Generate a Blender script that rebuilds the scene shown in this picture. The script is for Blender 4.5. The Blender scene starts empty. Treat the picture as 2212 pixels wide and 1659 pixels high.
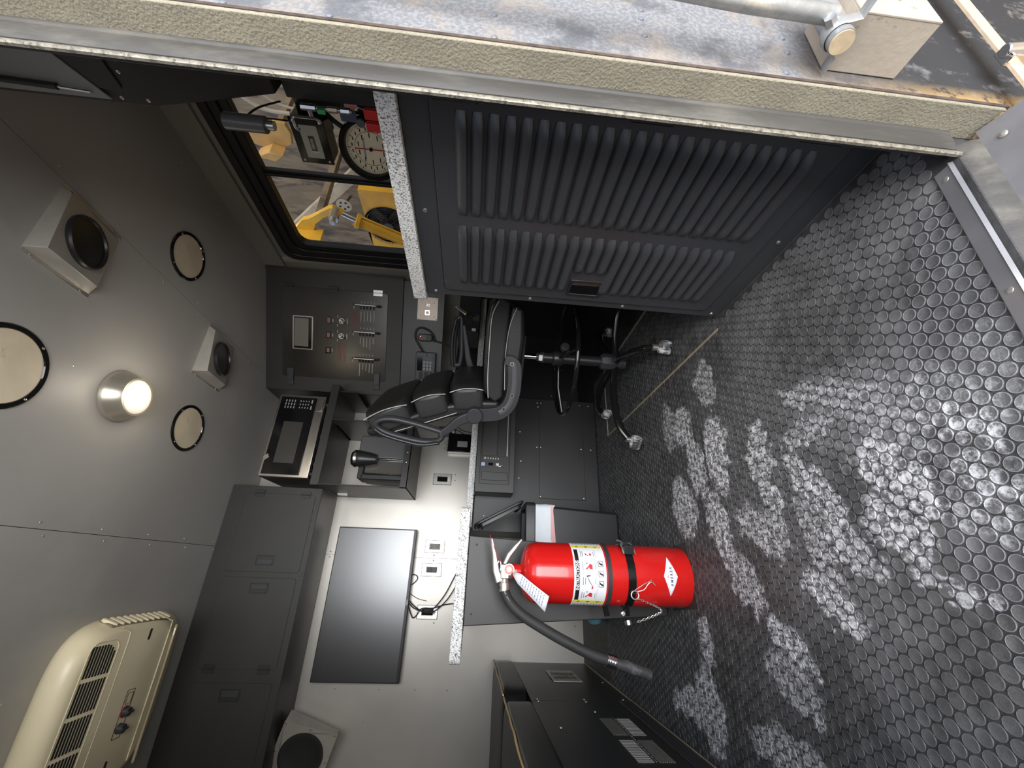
import bpy, math, random
from mathutils import Matrix, Vector, noise
random.seed(7)
scene = bpy.context.scene
COL = scene.collection
R = math.radians
PI = math.pi

# ------------------------------------------------------------------ camera
cam_data = bpy.data.cameras.new('camera')
cam = bpy.data.objects.new('camera', cam_data)
COL.objects.link(cam)
cam_data.sensor_fit = 'HORIZONTAL'
cam_data.sensor_width = 36.0
cam_data.lens = 888.6 / 2212 * 36.0
cam_data.clip_start = 0.02
cam_data.clip_end = 200
_r0 = Vector((0.031535, -0.094198, -0.995054))
_r1 = Vector((0.908786, -0.411721, 0.067777))
_r2 = Vector((-0.416069, -0.906428, 0.072622))
cam.matrix_world = Matrix(((_r0.x, _r1.x, _r2.x, 0), (_r0.y, _r1.y, _r2.y, 0), (_r0.z, _r1.z, _r2.z, 0.72), (0, 0, 0, 1)))
scene.camera = cam

# ------------------------------------------------------------------ world, sun, exposure
w = bpy.data.worlds.new('world')
scene.world = w
w.use_nodes = True
nt = w.node_tree
bg = nt.nodes['Background']
sky = nt.nodes.new('ShaderNodeTexSky')
sky.sky_type = 'NISHITA'
sky.sun_disc = False
sky.sun_elevation = R(55)
sky.sun_rotation = R(200)
sky.air_density = 1.0
sky.dust_density = 3.0
nt.links.new(sky.outputs[0], bg.inputs[0])
bg.inputs[1].default_value = 0.24

def light(name, kind, energy, color, loc, rot, **kw):
    d = bpy.data.lights.new(name, kind)
    d.energy = energy
    d.color = color
    for k, v in kw.items():
        setattr(d, k, v)
    o = bpy.data.objects.new(name, d)
    COL.objects.link(o)
    o.location = loc
    o.rotation_euler = rot
    return o

# sun high over the truck, from ahead and a little right: lights the yard and the winch bay
_s = Vector((0.28, 0.30, 0.91))
light('sun', 'SUN', 3.2, (1.0, 0.95, 0.86), (2, 4, 6), _s.to_track_quat('Z', 'Y').to_euler(), angle=R(0.6))
# daylight arriving through the open rear door
light('door_daylight', 'AREA', 190, (0.95, 0.97, 1.0), (0.0, -2.0, 0.95), (R(96), 0, R(0)), shape='RECTANGLE', size=2.4, size_y=2.6)
# warm point light added as interior fill; the dome lamp itself is off
light('added_warm_fill', 'POINT', 1.6, (1.0, 0.88, 0.70), (0.60, 1.62, 1.93), (0, 0, 0), shadow_soft_size=0.06)

vs = scene.view_settings
vs.view_transform = 'Standard'
vs.look = 'None'
vs.gamma = 1.0
vs.exposure = 0.0
vs.use_curve_mapping = False

# ------------------------------------------------------------------ materials
MATS = {}
def mat(name, col, rough=0.5, metal=0.0, var=0.0, vscale=6.0, bump=0.0, bscale=60.0, emit=None, spec=0.5,
        dirt=None, dscale=4.0, dlo=0.5, dhi=0.7, coat=0.0, stretch=None, alpha=None):
    if name in MATS:
        return MATS[name]
    m = bpy.data.materials.new(name)
    MATS[name] = m
    m.use_nodes = True
    n = m.node_tree.nodes
    L = m.node_tree.links
    b = n['Principled BSDF']
    b.inputs['Base Color'].default_value = (*col, 1)
    b.inputs['Roughness'].default_value = rough
    b.inputs['Metallic'].default_value = metal
    b.inputs['Specular IOR Level'].default_value = spec
    b.inputs['Coat Weight'].default_value = coat
    tc = n.new('ShaderNodeTexCoord')
    src = tc.outputs['Object']
    if stretch:
        mp = n.new('ShaderNodeMapping')
        mp.inputs['Scale'].default_value = stretch
        L.new(src, mp.inputs[0])
        src = mp.outputs[0]
    cur = None
    if var > 0:
        t = n.new('ShaderNodeTexNoise')
        t.inputs['Scale'].default_value = vscale
        t.inputs['Detail'].default_value = 6
        L.new(src, t.inputs['Vector'])
        r = n.new('ShaderNodeValToRGB')
        r.color_ramp.elements[0].position = 0.3
        r.color_ramp.elements[1].position = 0.7
        r.color_ramp.elements[0].color = (*[c * (1 - var) for c in col], 1)
        r.color_ramp.elements[1].color = (*[min(1, c * (1 + var)) for c in col], 1)
        L.new(t.outputs[0], r.inputs[0])
        cur = r.outputs[0]
        rr = n.new('ShaderNodeMapRange')
        rr.inputs[3].default_value = max(0.02, rough * 0.85)
        rr.inputs[4].default_value = min(1, rough * 1.15)
        L.new(t.outputs[0], rr.inputs[0])
        L.new(rr.outputs[0], b.inputs['Roughness'])
    if dirt:
        for k, dc in enumerate(dirt if isinstance(dirt[0], tuple) else [dirt]):
            t = n.new('ShaderNodeTexNoise')
            t.inputs['Scale'].default_value = dscale * (1 + k * 0.8)
            t.inputs['Detail'].default_value = 8
            t.inputs['Roughness'].default_value = 0.65
            ad = n.new('ShaderNodeVectorMath')
            ad.inputs[1].default_value = (k * 7.3, k * 3.1, 1.7)
            L.new(src, ad.inputs[0])
            L.new(ad.outputs[0], t.inputs['Vector'])
            r = n.new('ShaderNodeMapRange')
            r.interpolation_type = 'SMOOTHSTEP'
            r.inputs[1].default_value = dlo
            r.inputs[2].default_value = dhi
            L.new(t.outputs[0], r.inputs[0])
            mx = n.new('ShaderNodeMix')
            mx.data_type = 'RGBA'
            L.new(r.outputs[0], mx.inputs[0])
            if cur:
                L.new(cur, mx.inputs[6])
            else:
                mx.inputs[6].default_value = (*col, 1)
            mx.inputs[7].default_value = (*dc, 1)
            cur = mx.outputs[2]
    if cur:
        L.new(cur, b.inputs['Base Color'])
    if bump > 0:
        t = n.new('ShaderNodeTexNoise')
        t.inputs['Scale'].default_value = bscale
        t.inputs['Detail'].default_value = 4
        L.new(src, t.inputs['Vector'])
        bp = n.new('ShaderNodeBump')
        bp.inputs['Strength'].default_value = bump
        bp.inputs['Distance'].default_value = 0.002
        L.new(t.outputs[0], bp.inputs['Height'])
        L.new(bp.outputs[0], b.inputs['Normal'])
    if emit:
        b.inputs['Emission Color'].default_value = (*col, 1)
        b.inputs['Emission Strength'].default_value = emit
    if alpha is not None:
        b.inputs['Transmission Weight'].default_value = 1.0
        b.inputs['IOR'].default_value = 1.02
    return m

black = mat('black_powder_coat', (0.023, 0.0225, 0.0225), 0.40, var=0.12, vscale=3, bump=0.12, bscale=600)
louvm = mat('louvre_black_paint', (0.042, 0.044, 0.047), 0.36, var=0.12, vscale=3, bump=0.12, bscale=600, dirt=(0.085, 0.08, 0.07), dscale=14, dlo=0.6, dhi=0.8)
black2 = mat('charcoal_powder_coat', (0.031, 0.030, 0.028), 0.42, var=0.1, vscale=3, bump=0.12, bscale=600)
dark = mat('matt_black', (0.012, 0.012, 0.012), 0.6)
plastic = mat('black_plastic', (0.020, 0.020, 0.021), 0.35, bump=0.06, bscale=400)
gplastic = mat('grey_black_plastic', (0.034, 0.034, 0.037), 0.45, bump=0.1, bscale=300)
gloss = mat('gloss_black', (0.008, 0.008, 0.008), 0.08)
ceilm = mat('ceiling_grey_paint', (0.370, 0.358, 0.338), 0.42, var=0.08, vscale=1.3, bump=0.05, bscale=300, dirt=(0.42, 0.405, 0.38), dscale=2.2, dlo=0.5, dhi=0.8)
alu = mat('brushed_aluminium', (0.55, 0.52, 0.47), 0.36, metal=0.55, var=0.08, vscale=2.2, bump=0.04, bscale=400, dirt=(0.33, 0.30, 0.27), dscale=9, dlo=0.66, dhi=0.82)
alu2 = mat('bright_aluminium', (0.66, 0.63, 0.58), 0.32, metal=0.8, var=0.08, vscale=9)
steel = mat('stainless_steel', (0.50, 0.475, 0.44), 0.30, metal=1.0, var=0.06, vscale=8, stretch=(1, 1, 14))
chrome = mat('chrome', (0.8, 0.8, 0.8), 0.08, metal=1.0)
zinc = mat('zinc_screw', (0.6, 0.58, 0.52), 0.3, metal=0.9)
darkscrew = mat('dark_screw', (0.05, 0.05, 0.05), 0.35, metal=0.6)
galv = mat('galvanised_steel', (0.40, 0.41, 0.41), 0.38, metal=0.6, var=0.15, vscale=30, bump=0.3, bscale=90, dirt=(0.62, 0.58, 0.50), dscale=16, dlo=0.5, dhi=0.7)
white = mat('white_print', (0.80, 0.80, 0.80), 0.5)
ivory = mat('ivory_plastic', (0.86, 0.76, 0.52), 0.35, var=0.04, vscale=5)
ivory2 = mat('ivory_cover_sheet', (0.66, 0.57, 0.42), 0.5, var=0.10, vscale=9, dirt=(0.40, 0.33, 0.24), dscale=14, dlo=0.62, dhi=0.75)
red = mat('red_enamel', (0.60, 0.012, 0.010), 0.22, var=0.06, vscale=6, coat=0.4, dirt=(0.75, 0.35, 0.30), dscale=22, dlo=0.72, dhi=0.8)
redplastic = mat('red_vinyl', (0.65, 0.03, 0.03), 0.4)
yellow = mat('yellow_machine_paint', (0.72, 0.40, 0.035), 0.4, var=0.12, vscale=8, dirt=(0.45, 0.30, 0.14), dscale=7, dlo=0.55, dhi=0.75)
yellow2 = mat('dusty_yellow_paint', (0.55, 0.32, 0.10), 0.6, var=0.15, vscale=12)
yprint = mat('yellow_print', (0.80, 0.72, 0.02), 0.5)
leather = mat('black_leather', (0.013, 0.013, 0.013), 0.42, bump=0.25, bscale=260)
meshfab = mat('black_mesh_fabric', (0.030, 0.029, 0.028), 0.8, bump=0.7, bscale=900)
thread = mat('pale_thread', (0.55, 0.54, 0.50), 0.7)
gold = mat('gold_piping', (0.70, 0.50, 0.20), 0.5)
rubber = mat('black_rubber', (0.030, 0.030, 0.030), 0.65, var=0.2, vscale=14, bump=0.2, bscale=120)
glassm = mat('window_glass', (0.9, 0.92, 0.9), 0.02, alpha=1)
screenm = mat('screen_glass', (0.006, 0.006, 0.007), 0.13)
tvscreen = mat('television_screen', (0.008, 0.008, 0.008), 0.27, spec=1.0)
sealm = mat('door_seal_rubber', (0.058, 0.055, 0.050), 0.55, var=0.3, vscale=9, bump=0.5, bscale=60, dirt=(0.125, 0.118, 0.10), dscale=14, dlo=0.45, dhi=0.7, stretch=(1, 1, 0.3))
sandm = mat('dusty_coated_jamb', (0.270, 0.245, 0.180), 0.8, var=0.15, vscale=14, bump=0.9, bscale=260, dirt=((0.20, 0.185, 0.15), (0.32, 0.29, 0.21)), dscale=230, dlo=0.50, dhi=0.66)
edgem = mat('worn_alloy_edge', (0.27, 0.25, 0.20), 0.45, metal=0.4, var=0.3, vscale=60, bump=0.6, bscale=160, dirt=(0.13, 0.12, 0.10), dscale=120, dlo=0.5, dhi=0.62)
silm = mat('dusty_stainless_sill', (0.27, 0.27, 0.285), 0.38, metal=0.6, var=0.18, vscale=10, dirt=(0.33, 0.32, 0.30), dscale=9, dlo=0.5, dhi=0.75)
boxm = mat('sandy_step_box', (0.43, 0.375, 0.30), 0.6, var=0.08, vscale=12, dirt=(0.28, 0.24, 0.19), dscale=55, dlo=0.62, dhi=0.70, bump=0.4, bscale=90)
woodm = mat('pale_trim', (0.42, 0.36, 0.25), 0.5, metal=0.3, var=0.2, vscale=30)
baym = mat('dusty_bay_wall', (0.20, 0.150, 0.100), 0.8, var=0.3, vscale=3.2, bump=0.3, bscale=30, dirt=((0.085, 0.07, 0.055), (0.27, 0.20, 0.13)), dscale=3.4, dlo=0.46, dhi=0.60, stretch=(1, 1.6, 0.5))
groundm = mat('sandy_ground', (0.42, 0.36, 0.28), 0.9, var=0.15, vscale=2)
tagm = mat('white_paper_tag', (0.78, 0.78, 0.80), 0.6)
blueprint = mat('blue_print', (0.05, 0.10, 0.35), 0.5)
redprint = mat('red_print', (0.55, 0.03, 0.05), 0.5)
mutedred = mat('dull_red_print', (0.20, 0.035, 0.035), 0.6)
blackprint = mat('black_print', (0.01, 0.01, 0.01), 0.5)
cream = mat('cream_dial', (0.88, 0.78, 0.54), 0.5)
greyface = mat('grey_face', (0.42, 0.42, 0.35), 0.5)
bagm = mat('white_plastic_bag', (0.70, 0.74, 0.78), 0.35, bump=1.0, bscale=18)
bagr = mat('pink_bag_print', (0.75, 0.38, 0.36), 0.4, bump=0.8, bscale=18)
bluem = mat('translucent_blue_plastic', (0.18, 0.42, 0.55), 0.2)
tvscreen.node_tree.nodes['Principled BSDF'].inputs['IOR'].default_value = 1.8
domew = mat('lamp_lens', (0.72, 0.68, 0.62), 0.5)
silver = mat('satin_silver_paint', (0.50, 0.46, 0.38), 0.30, metal=0.7)
warmstrip = mat('lamp_strip_lens', (1.0, 0.85, 0.62), 0.5, emit=3.0)

def body_material():
    m = bpy.data.materials.new('dusty_textured_body')
    m.use_nodes = True
    n = m.node_tree.nodes; L = m.node_tree.links
    b = n['Principled BSDF']; b.inputs['Roughness'].default_value = 0.75
    P = n.new('ShaderNodeTexCoord').outputs['Object']
    sep = n.new('ShaderNodeSeparateXYZ'); L.new(P, sep.inputs[0])
    def noise_(sc, d=6, r=0.6, off=0.0):
        ad = n.new('ShaderNodeVectorMath'); ad.inputs[1].default_value = (off, off, off); L.new(P, ad.inputs[0])
        t = n.new('ShaderNodeTexNoise'); t.inputs['Scale'].default_value = sc; t.inputs['Detail'].default_value = d; t.inputs['Roughness'].default_value = r
        L.new(ad.outputs[0], t.inputs['Vector']); return t.outputs[0]
    def rng(v, a, c, lo=0.0, hi=1.0):
        r = n.new('ShaderNodeMapRange'); r.inputs[1].default_value = a; r.inputs[2].default_value = c; r.inputs[3].default_value = lo; r.inputs[4].default_value = hi
        L.new(v, r.inputs[0]); return r.outputs[0]
    def ma(op, a, c):
        r = n.new('ShaderNodeMath'); r.operation = op; r.use_clamp = True
        for k, v in enumerate((a, c)):
            if isinstance(v, float): r.inputs[k].default_value = v
            else: L.new(v, r.inputs[k])
        return r.outputs[0]
    def mix(f, a, c):
        r = n.new('ShaderNodeMix'); r.data_type = 'RGBA'; L.new(f, r.inputs[0])
        for k, v in ((6, a), (7, c)):
            if isinstance(v, tuple): r.inputs[k].default_value = (*v, 1)
            else: L.new(v, r.inputs[k])
        return r.outputs[2]
    cur = mix(rng(noise_(150, 3), 0.45, 0.58), (0.165, 0.17, 0.18), (0.235, 0.235, 0.245))
    cur = mix(ma('MULTIPLY', rng(noise_(7, 8, 0.6, 3.1), 0.50, 0.62), 0.65), cur, (0.30, 0.25, 0.20))
    cur = mix(ma('MULTIPLY', rng(noise_(9, 8, 0.6, 8.4), 0.53, 0.62), 0.75), cur, (0.085, 0.09, 0.10))
    low = rng(sep.outputs[2], 0.33, 0.06)
    cur = mix(ma('MULTIPLY', low, rng(noise_(22, 8, 0.7, 5.0), 0.30, 0.46)), cur, (0.028, 0.028, 0.030))
    ed = ma('MULTIPLY', rng(sep.outputs[0], 0.715, 0.672), rng(sep.outputs[2], 0.22, 0.02))
    cur = mix(ma('MULTIPLY', ed, rng(noise_(60, 6, 0.7, 2.0), 0.36, 0.48)), cur, (0.42, 0.27, 0.11))
    ed2 = rng(sep.outputs[0], 0.690, 0.671)
    cur = mix(ma('MULTIPLY', ed2, rng(noise_(90, 6, 0.7, 6.0), 0.45, 0.55, 0.0, 0.8)), cur, (0.28, 0.21, 0.14))
    L.new(cur, b.inputs['Base Color'])
    bp = n.new('ShaderNodeBump'); bp.inputs['Strength'].default_value = 0.9; bp.inputs['Distance'].default_value = 0.002
    L.new(noise_(170, 4), bp.inputs['Height']); L.new(bp.outputs[0], b.inputs['Normal'])
    return m
bodym = body_material()

# speckled laminate
def speckle():
    m = bpy.data.materials.new('speckled_laminate')
    m.use_nodes = True
    n = m.node_tree.nodes; L = m.node_tree.links
    b = n['Principled BSDF']
    b.inputs['Roughness'].default_value = 0.45
    tc = n.new('ShaderNodeTexCoord')
    cur = None
    base = (0.76, 0.765, 0.73, 1)
    for sc, th, c, off in ((230, 0.58, (0.33, 0.33, 0.33, 1), 0), (270, 0.60, (0.10, 0.10, 0.11, 1), 5), (250, 0.62, (0.88, 0.88, 0.84, 1), 11)):
        t = n.new('ShaderNodeTexNoise')
        t.inputs['Scale'].default_value = sc
        t.inputs['Detail'].default_value = 1
        ad = n.new('ShaderNodeVectorMath'); ad.inputs[1].default_value = (off, off, off)
        L.new(tc.outputs['Object'], ad.inputs[0]); L.new(ad.outputs[0], t.inputs['Vector'])
        r = n.new('ShaderNodeMapRange'); r.inputs[1].default_value = th; r.inputs[2].default_value = th + 0.02
        L.new(t.outputs[0], r.inputs[0])
        mx = n.new('ShaderNodeMix'); mx.data_type = 'RGBA'
        L.new(r.outputs[0], mx.inputs[0])
        if cur: L.new(cur, mx.inputs[6])
        else: mx.inputs[6].default_value = base
        mx.inputs[7].default_value = c
        cur = mx.outputs[2]
    L.new(cur, b.inputs['Base Color'])
    return m
lam = speckle()

# floor mat with chalky boot prints (each print is dust lying on the mat at its own place)
PRINTS = [(0.224, 1.401, 0.093, 0.073, -2.92, 0.8), (0.343, 1.152, 0.114, 0.055, 3.13, 0.9), (0.334, 1.28, 0.101, 0.049, -3.02, 0.75), (0.492, 1.329, 0.066, 0.055, 2.95, 0.75), (0.144, 1.205, 0.107, 0.049, -2.92, 0.9), (-0.005, 1.128, 0.074, 0.047, -2.52, 0.75), (-0.162, 1.376, 0.066, 0.04, 3.11, 0.85), (-0.352, 1.513, 0.134, 0.045, -1.44, 0.8), (-0.339, 1.405, 0.105, 0.065, -3.02, 0.8), (-0.121, 1.003, 0.079, 0.031, -2.14, 0.95), (-0.201, 1.023, 0.082, 0.041, -2.15, 0.6), (-0.341, 1.098, 0.118, 0.04, -1.49, 0.7), (-0.029, 0.853, 0.075, 0.037, -2.22, 0.95), (0.298, 0.971, 0.081, 0.044, 3.14, 0.8), (0.173, 0.962, 0.067, 0.026, -2.81, 0.85), (0.118, 1.031, 0.095, 0.046, -2.17, 0.75), (0.192, 0.83, 0.088, 0.034, -2.55, 0.9), (0.175, 0.646, 0.082, 0.037, -2.53, 1.0), (0.085, 0.681, 0.069, 0.039, -2.47, 0.9), (0.347, 0.693, 0.166, 0.029, -1.97, 0.6), (0.223, 0.514, 0.049, 0.027, -2.72, 0.85), (0.068, 0.782, 0.072, 0.035, -2.43, 0.8), (0.144, 0.528, 0.051, 0.027, -2.26, 0.8), (0.0, 0.613, 0.055, 0.018, -1.93, 0.65), (0.268, 0.497, 0.077, 0.034, -2.16, 0.45), (0.58, 1.152, 0.082, 0.048, -2.9, 0.6), (0.527, 1.431, 0.084, 0.045, -3.08, 0.5), (0.272, 0.597, 0.059, 0.032, -2.13, 0.6), (0.314, 0.443, 0.062, 0.028, -2.9, 0.3), (0.267, 0.649, 0.1, 0.026, -2.3, 0.5), (0.088, 0.541, 0.053, 0.028, -2.3, 0.5), (0.097, 0.859, 0.093, 0.029, -2.79, 0.6), (0.306, 0.798, 0.084, 0.025, 1.63, 0.6), (0.24, 0.60, 0.22, 0.12, -2.2, 0.26), (0.10, 0.86, 0.24, 0.10, -2.6, 0.16), (0.30, 1.05, 0.14, 0.10, 0.3, 0.12)]
def floor_mat(name, base, keep, rough):
    m = bpy.data.materials.new(name)
    m.use_nodes = True
    n = m.node_tree.nodes; L = m.node_tree.links
    b = n['Principled BSDF']
    b.inputs['Roughness'].default_value = rough
    g = n.new('ShaderNodeNewGeometry')
    P = g.outputs['Position']
    t = n.new('ShaderNodeTexNoise'); t.inputs['Scale'].default_value = 26; t.inputs['Detail'].default_value = 5
    L.new(P, t.inputs['Vector'])
    s = n.new('ShaderNodeVectorMath'); s.operation = 'MULTIPLY_ADD'
    s.inputs[1].default_value = (0.10, 0.10, 0); s.inputs[2].default_value = (-0.05, -0.05, 0)
    L.new(t.outputs['Color'], s.inputs[0])
    a = n.new('ShaderNodeVectorMath'); L.new(P, a.inputs[0]); L.new(s.outputs[0], a.inputs[1])
    W = a.outputs[0]
    acc = None
    for (x, y, l, wd, an, st) in PRINTS:
        mp = n.new('ShaderNodeMapping'); mp.vector_type = 'TEXTURE'
        mp.inputs['Location'].default_value = (x, y, 0)
        mp.inputs['Rotation'].default_value = (0, 0, an)
        mp.inputs['Scale'].default_value = (l * 1.1, wd * 1.1, 1000)
        L.new(W, mp.inputs[0])
        ln = n.new('ShaderNodeVectorMath'); ln.operation = 'LENGTH'; L.new(mp.outputs[0], ln.inputs[0])
        mr = n.new('ShaderNodeMapRange'); mr.interpolation_type = 'SMOOTHSTEP'
        mr.inputs[1].default_value = 1.12; mr.inputs[2].default_value = 0.82
        mr.inputs[3].default_value = 0; mr.inputs[4].default_value = st
        L.new(ln.outputs['Value'], mr.inputs[0])
        if acc is None:
            acc = mr.outputs[0]
        else:
            mm = n.new('ShaderNodeMath'); mm.operation = 'MAXIMUM'
            L.new(acc, mm.inputs[0]); L.new(mr.outputs[0], mm.inputs[1]); acc = mm.outputs[0]
    # break the dust up
    t2 = n.new('ShaderNodeTexNoise'); t2.inputs['Scale'].default_value = 52; t2.inputs['Detail'].default_value = 10; t2.inputs['Roughness'].default_value = 0.86
    L.new(P, t2.inputs['Vector'])
    r2 = n.new('ShaderNodeMapRange'); r2.inputs[1].default_value = 0.45; r2.inputs[2].default_value = 0.57; r2.inputs[3].default_value = 0.06
    L.new(t2.outputs[0], r2.inputs[0])
    mu = n.new('ShaderNodeMath'); mu.operation = 'MULTIPLY'; L.new(acc, mu.inputs[0]); L.new(r2.outputs[0], mu.inputs[1])
    # thin general dust, more of it by the door
    sx = n.new('ShaderNodeSeparateXYZ'); L.new(P, sx.inputs[0])
    ry = n.new('ShaderNodeMapRange'); ry.inputs[1].default_value = 1.3; ry.inputs[2].default_value = 0.4; ry.inputs[3].default_value = 0.03; ry.inputs[4].default_value = 0.20
    L.new(sx.outputs[1], ry.inputs[0])
    t3 = n.new('ShaderNodeTexNoise'); t3.inputs['Scale'].default_value = 5; t3.inputs['Detail'].default_value = 8
    L.new(P, t3.inputs['Vector'])
    r3 = n.new('ShaderNodeMapRange'); r3.inputs[1].default_value = 0.4; r3.inputs[2].default_value = 0.65; r3.inputs[3].default_value = 0.3
    L.new(t3.outputs[0], r3.inputs[0])
    m3 = n.new('ShaderNodeMath'); m3.operation = 'MULTIPLY'; L.new(ry.outputs[0], m3.inputs[0]); L.new(r3.outputs[0], m3.inputs[1])
    mx2 = n.new('ShaderNodeMath'); mx2.operation = 'MAXIMUM'; L.new(mu.outputs[0], mx2.inputs[0]); L.new(m3.outputs[0], mx2.inputs[1])
    rim = n.new('ShaderNodeMapRange'); rim.inputs[1].default_value = 0.00125; rim.inputs[2].default_value = 0.00158; rim.inputs[3].default_value = 0.0; rim.inputs[4].default_value = 0.24
    L.new(sx.outputs[2], rim.inputs[0])
    mx3 = n.new('ShaderNodeMath'); mx3.operation = 'ADD'; mx3.use_clamp = True; L.new(mx2.outputs[0], mx3.inputs[0]); L.new(rim.outputs[0], mx3.inputs[1])
    k = n.new('ShaderNodeMath'); k.operation = 'MULTIPLY'; k.inputs[1].default_value = keep; L.new(mx3.outputs[0], k.inputs[0])
    mx = n.new('ShaderNodeMix'); mx.data_type = 'RGBA'
    L.new(k.outputs[0], mx.inputs[0])
    t5 = n.new('ShaderNodeTexNoise'); t5.inputs['Scale'].default_value = 420; t5.inputs['Detail'].default_value = 5; t5.inputs['Roughness'].default_value = 0.8
    L.new(P, t5.inputs['Vector'])
    t6 = n.new('ShaderNodeTexNoise'); t6.inputs['Scale'].default_value = 34; t6.inputs['Detail'].default_value = 6
    L.new(P, t6.inputs['Vector'])
    m5 = n.new('ShaderNodeMath'); m5.operation = 'MULTIPLY'; L.new(t5.outputs[0], m5.inputs[0]); L.new(t6.outputs[0], m5.inputs[1])
    r5 = n.new('ShaderNodeMapRange'); r5.inputs[1].default_value = 0.17; r5.inputs[2].default_value = 0.36
    L.new(m5.outputs[0], r5.inputs[0])
    mb = n.new('ShaderNodeMix'); mb.data_type = 'RGBA'; L.new(r5.outputs[0], mb.inputs[0])
    mb.inputs[6].default_value = (*[c * 0.45 for c in base], 1); mb.inputs[7].default_value = (*[c * 2.1 for c in base], 1)
    L.new(mb.outputs[2], mx.inputs[6])
    mx.inputs[7].default_value = (0.74, 0.76, 0.79, 1)
    L.new(mx.outputs[2], b.inputs['Base Color'])
    bp = n.new('ShaderNodeBump'); bp.inputs['Strength'].default_value = 0.3; bp.inputs['Distance'].default_value = 0.001
    t4 = n.new('ShaderNodeTexNoise'); t4.inputs['Scale'].default_value = 700
    L.new(P, t4.inputs['Vector']); L.new(t4.outputs[0], bp.inputs['Height']); L.new(bp.outputs[0], b.inputs['Normal'])
    return m
floorm = floor_mat('rubber_mat_base', (0.022, 0.022, 0.022), 0.30, 0.55)
studm = floor_mat('rubber_mat_stud', (0.036, 0.037, 0.037), 1.0, 0.5)

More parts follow.
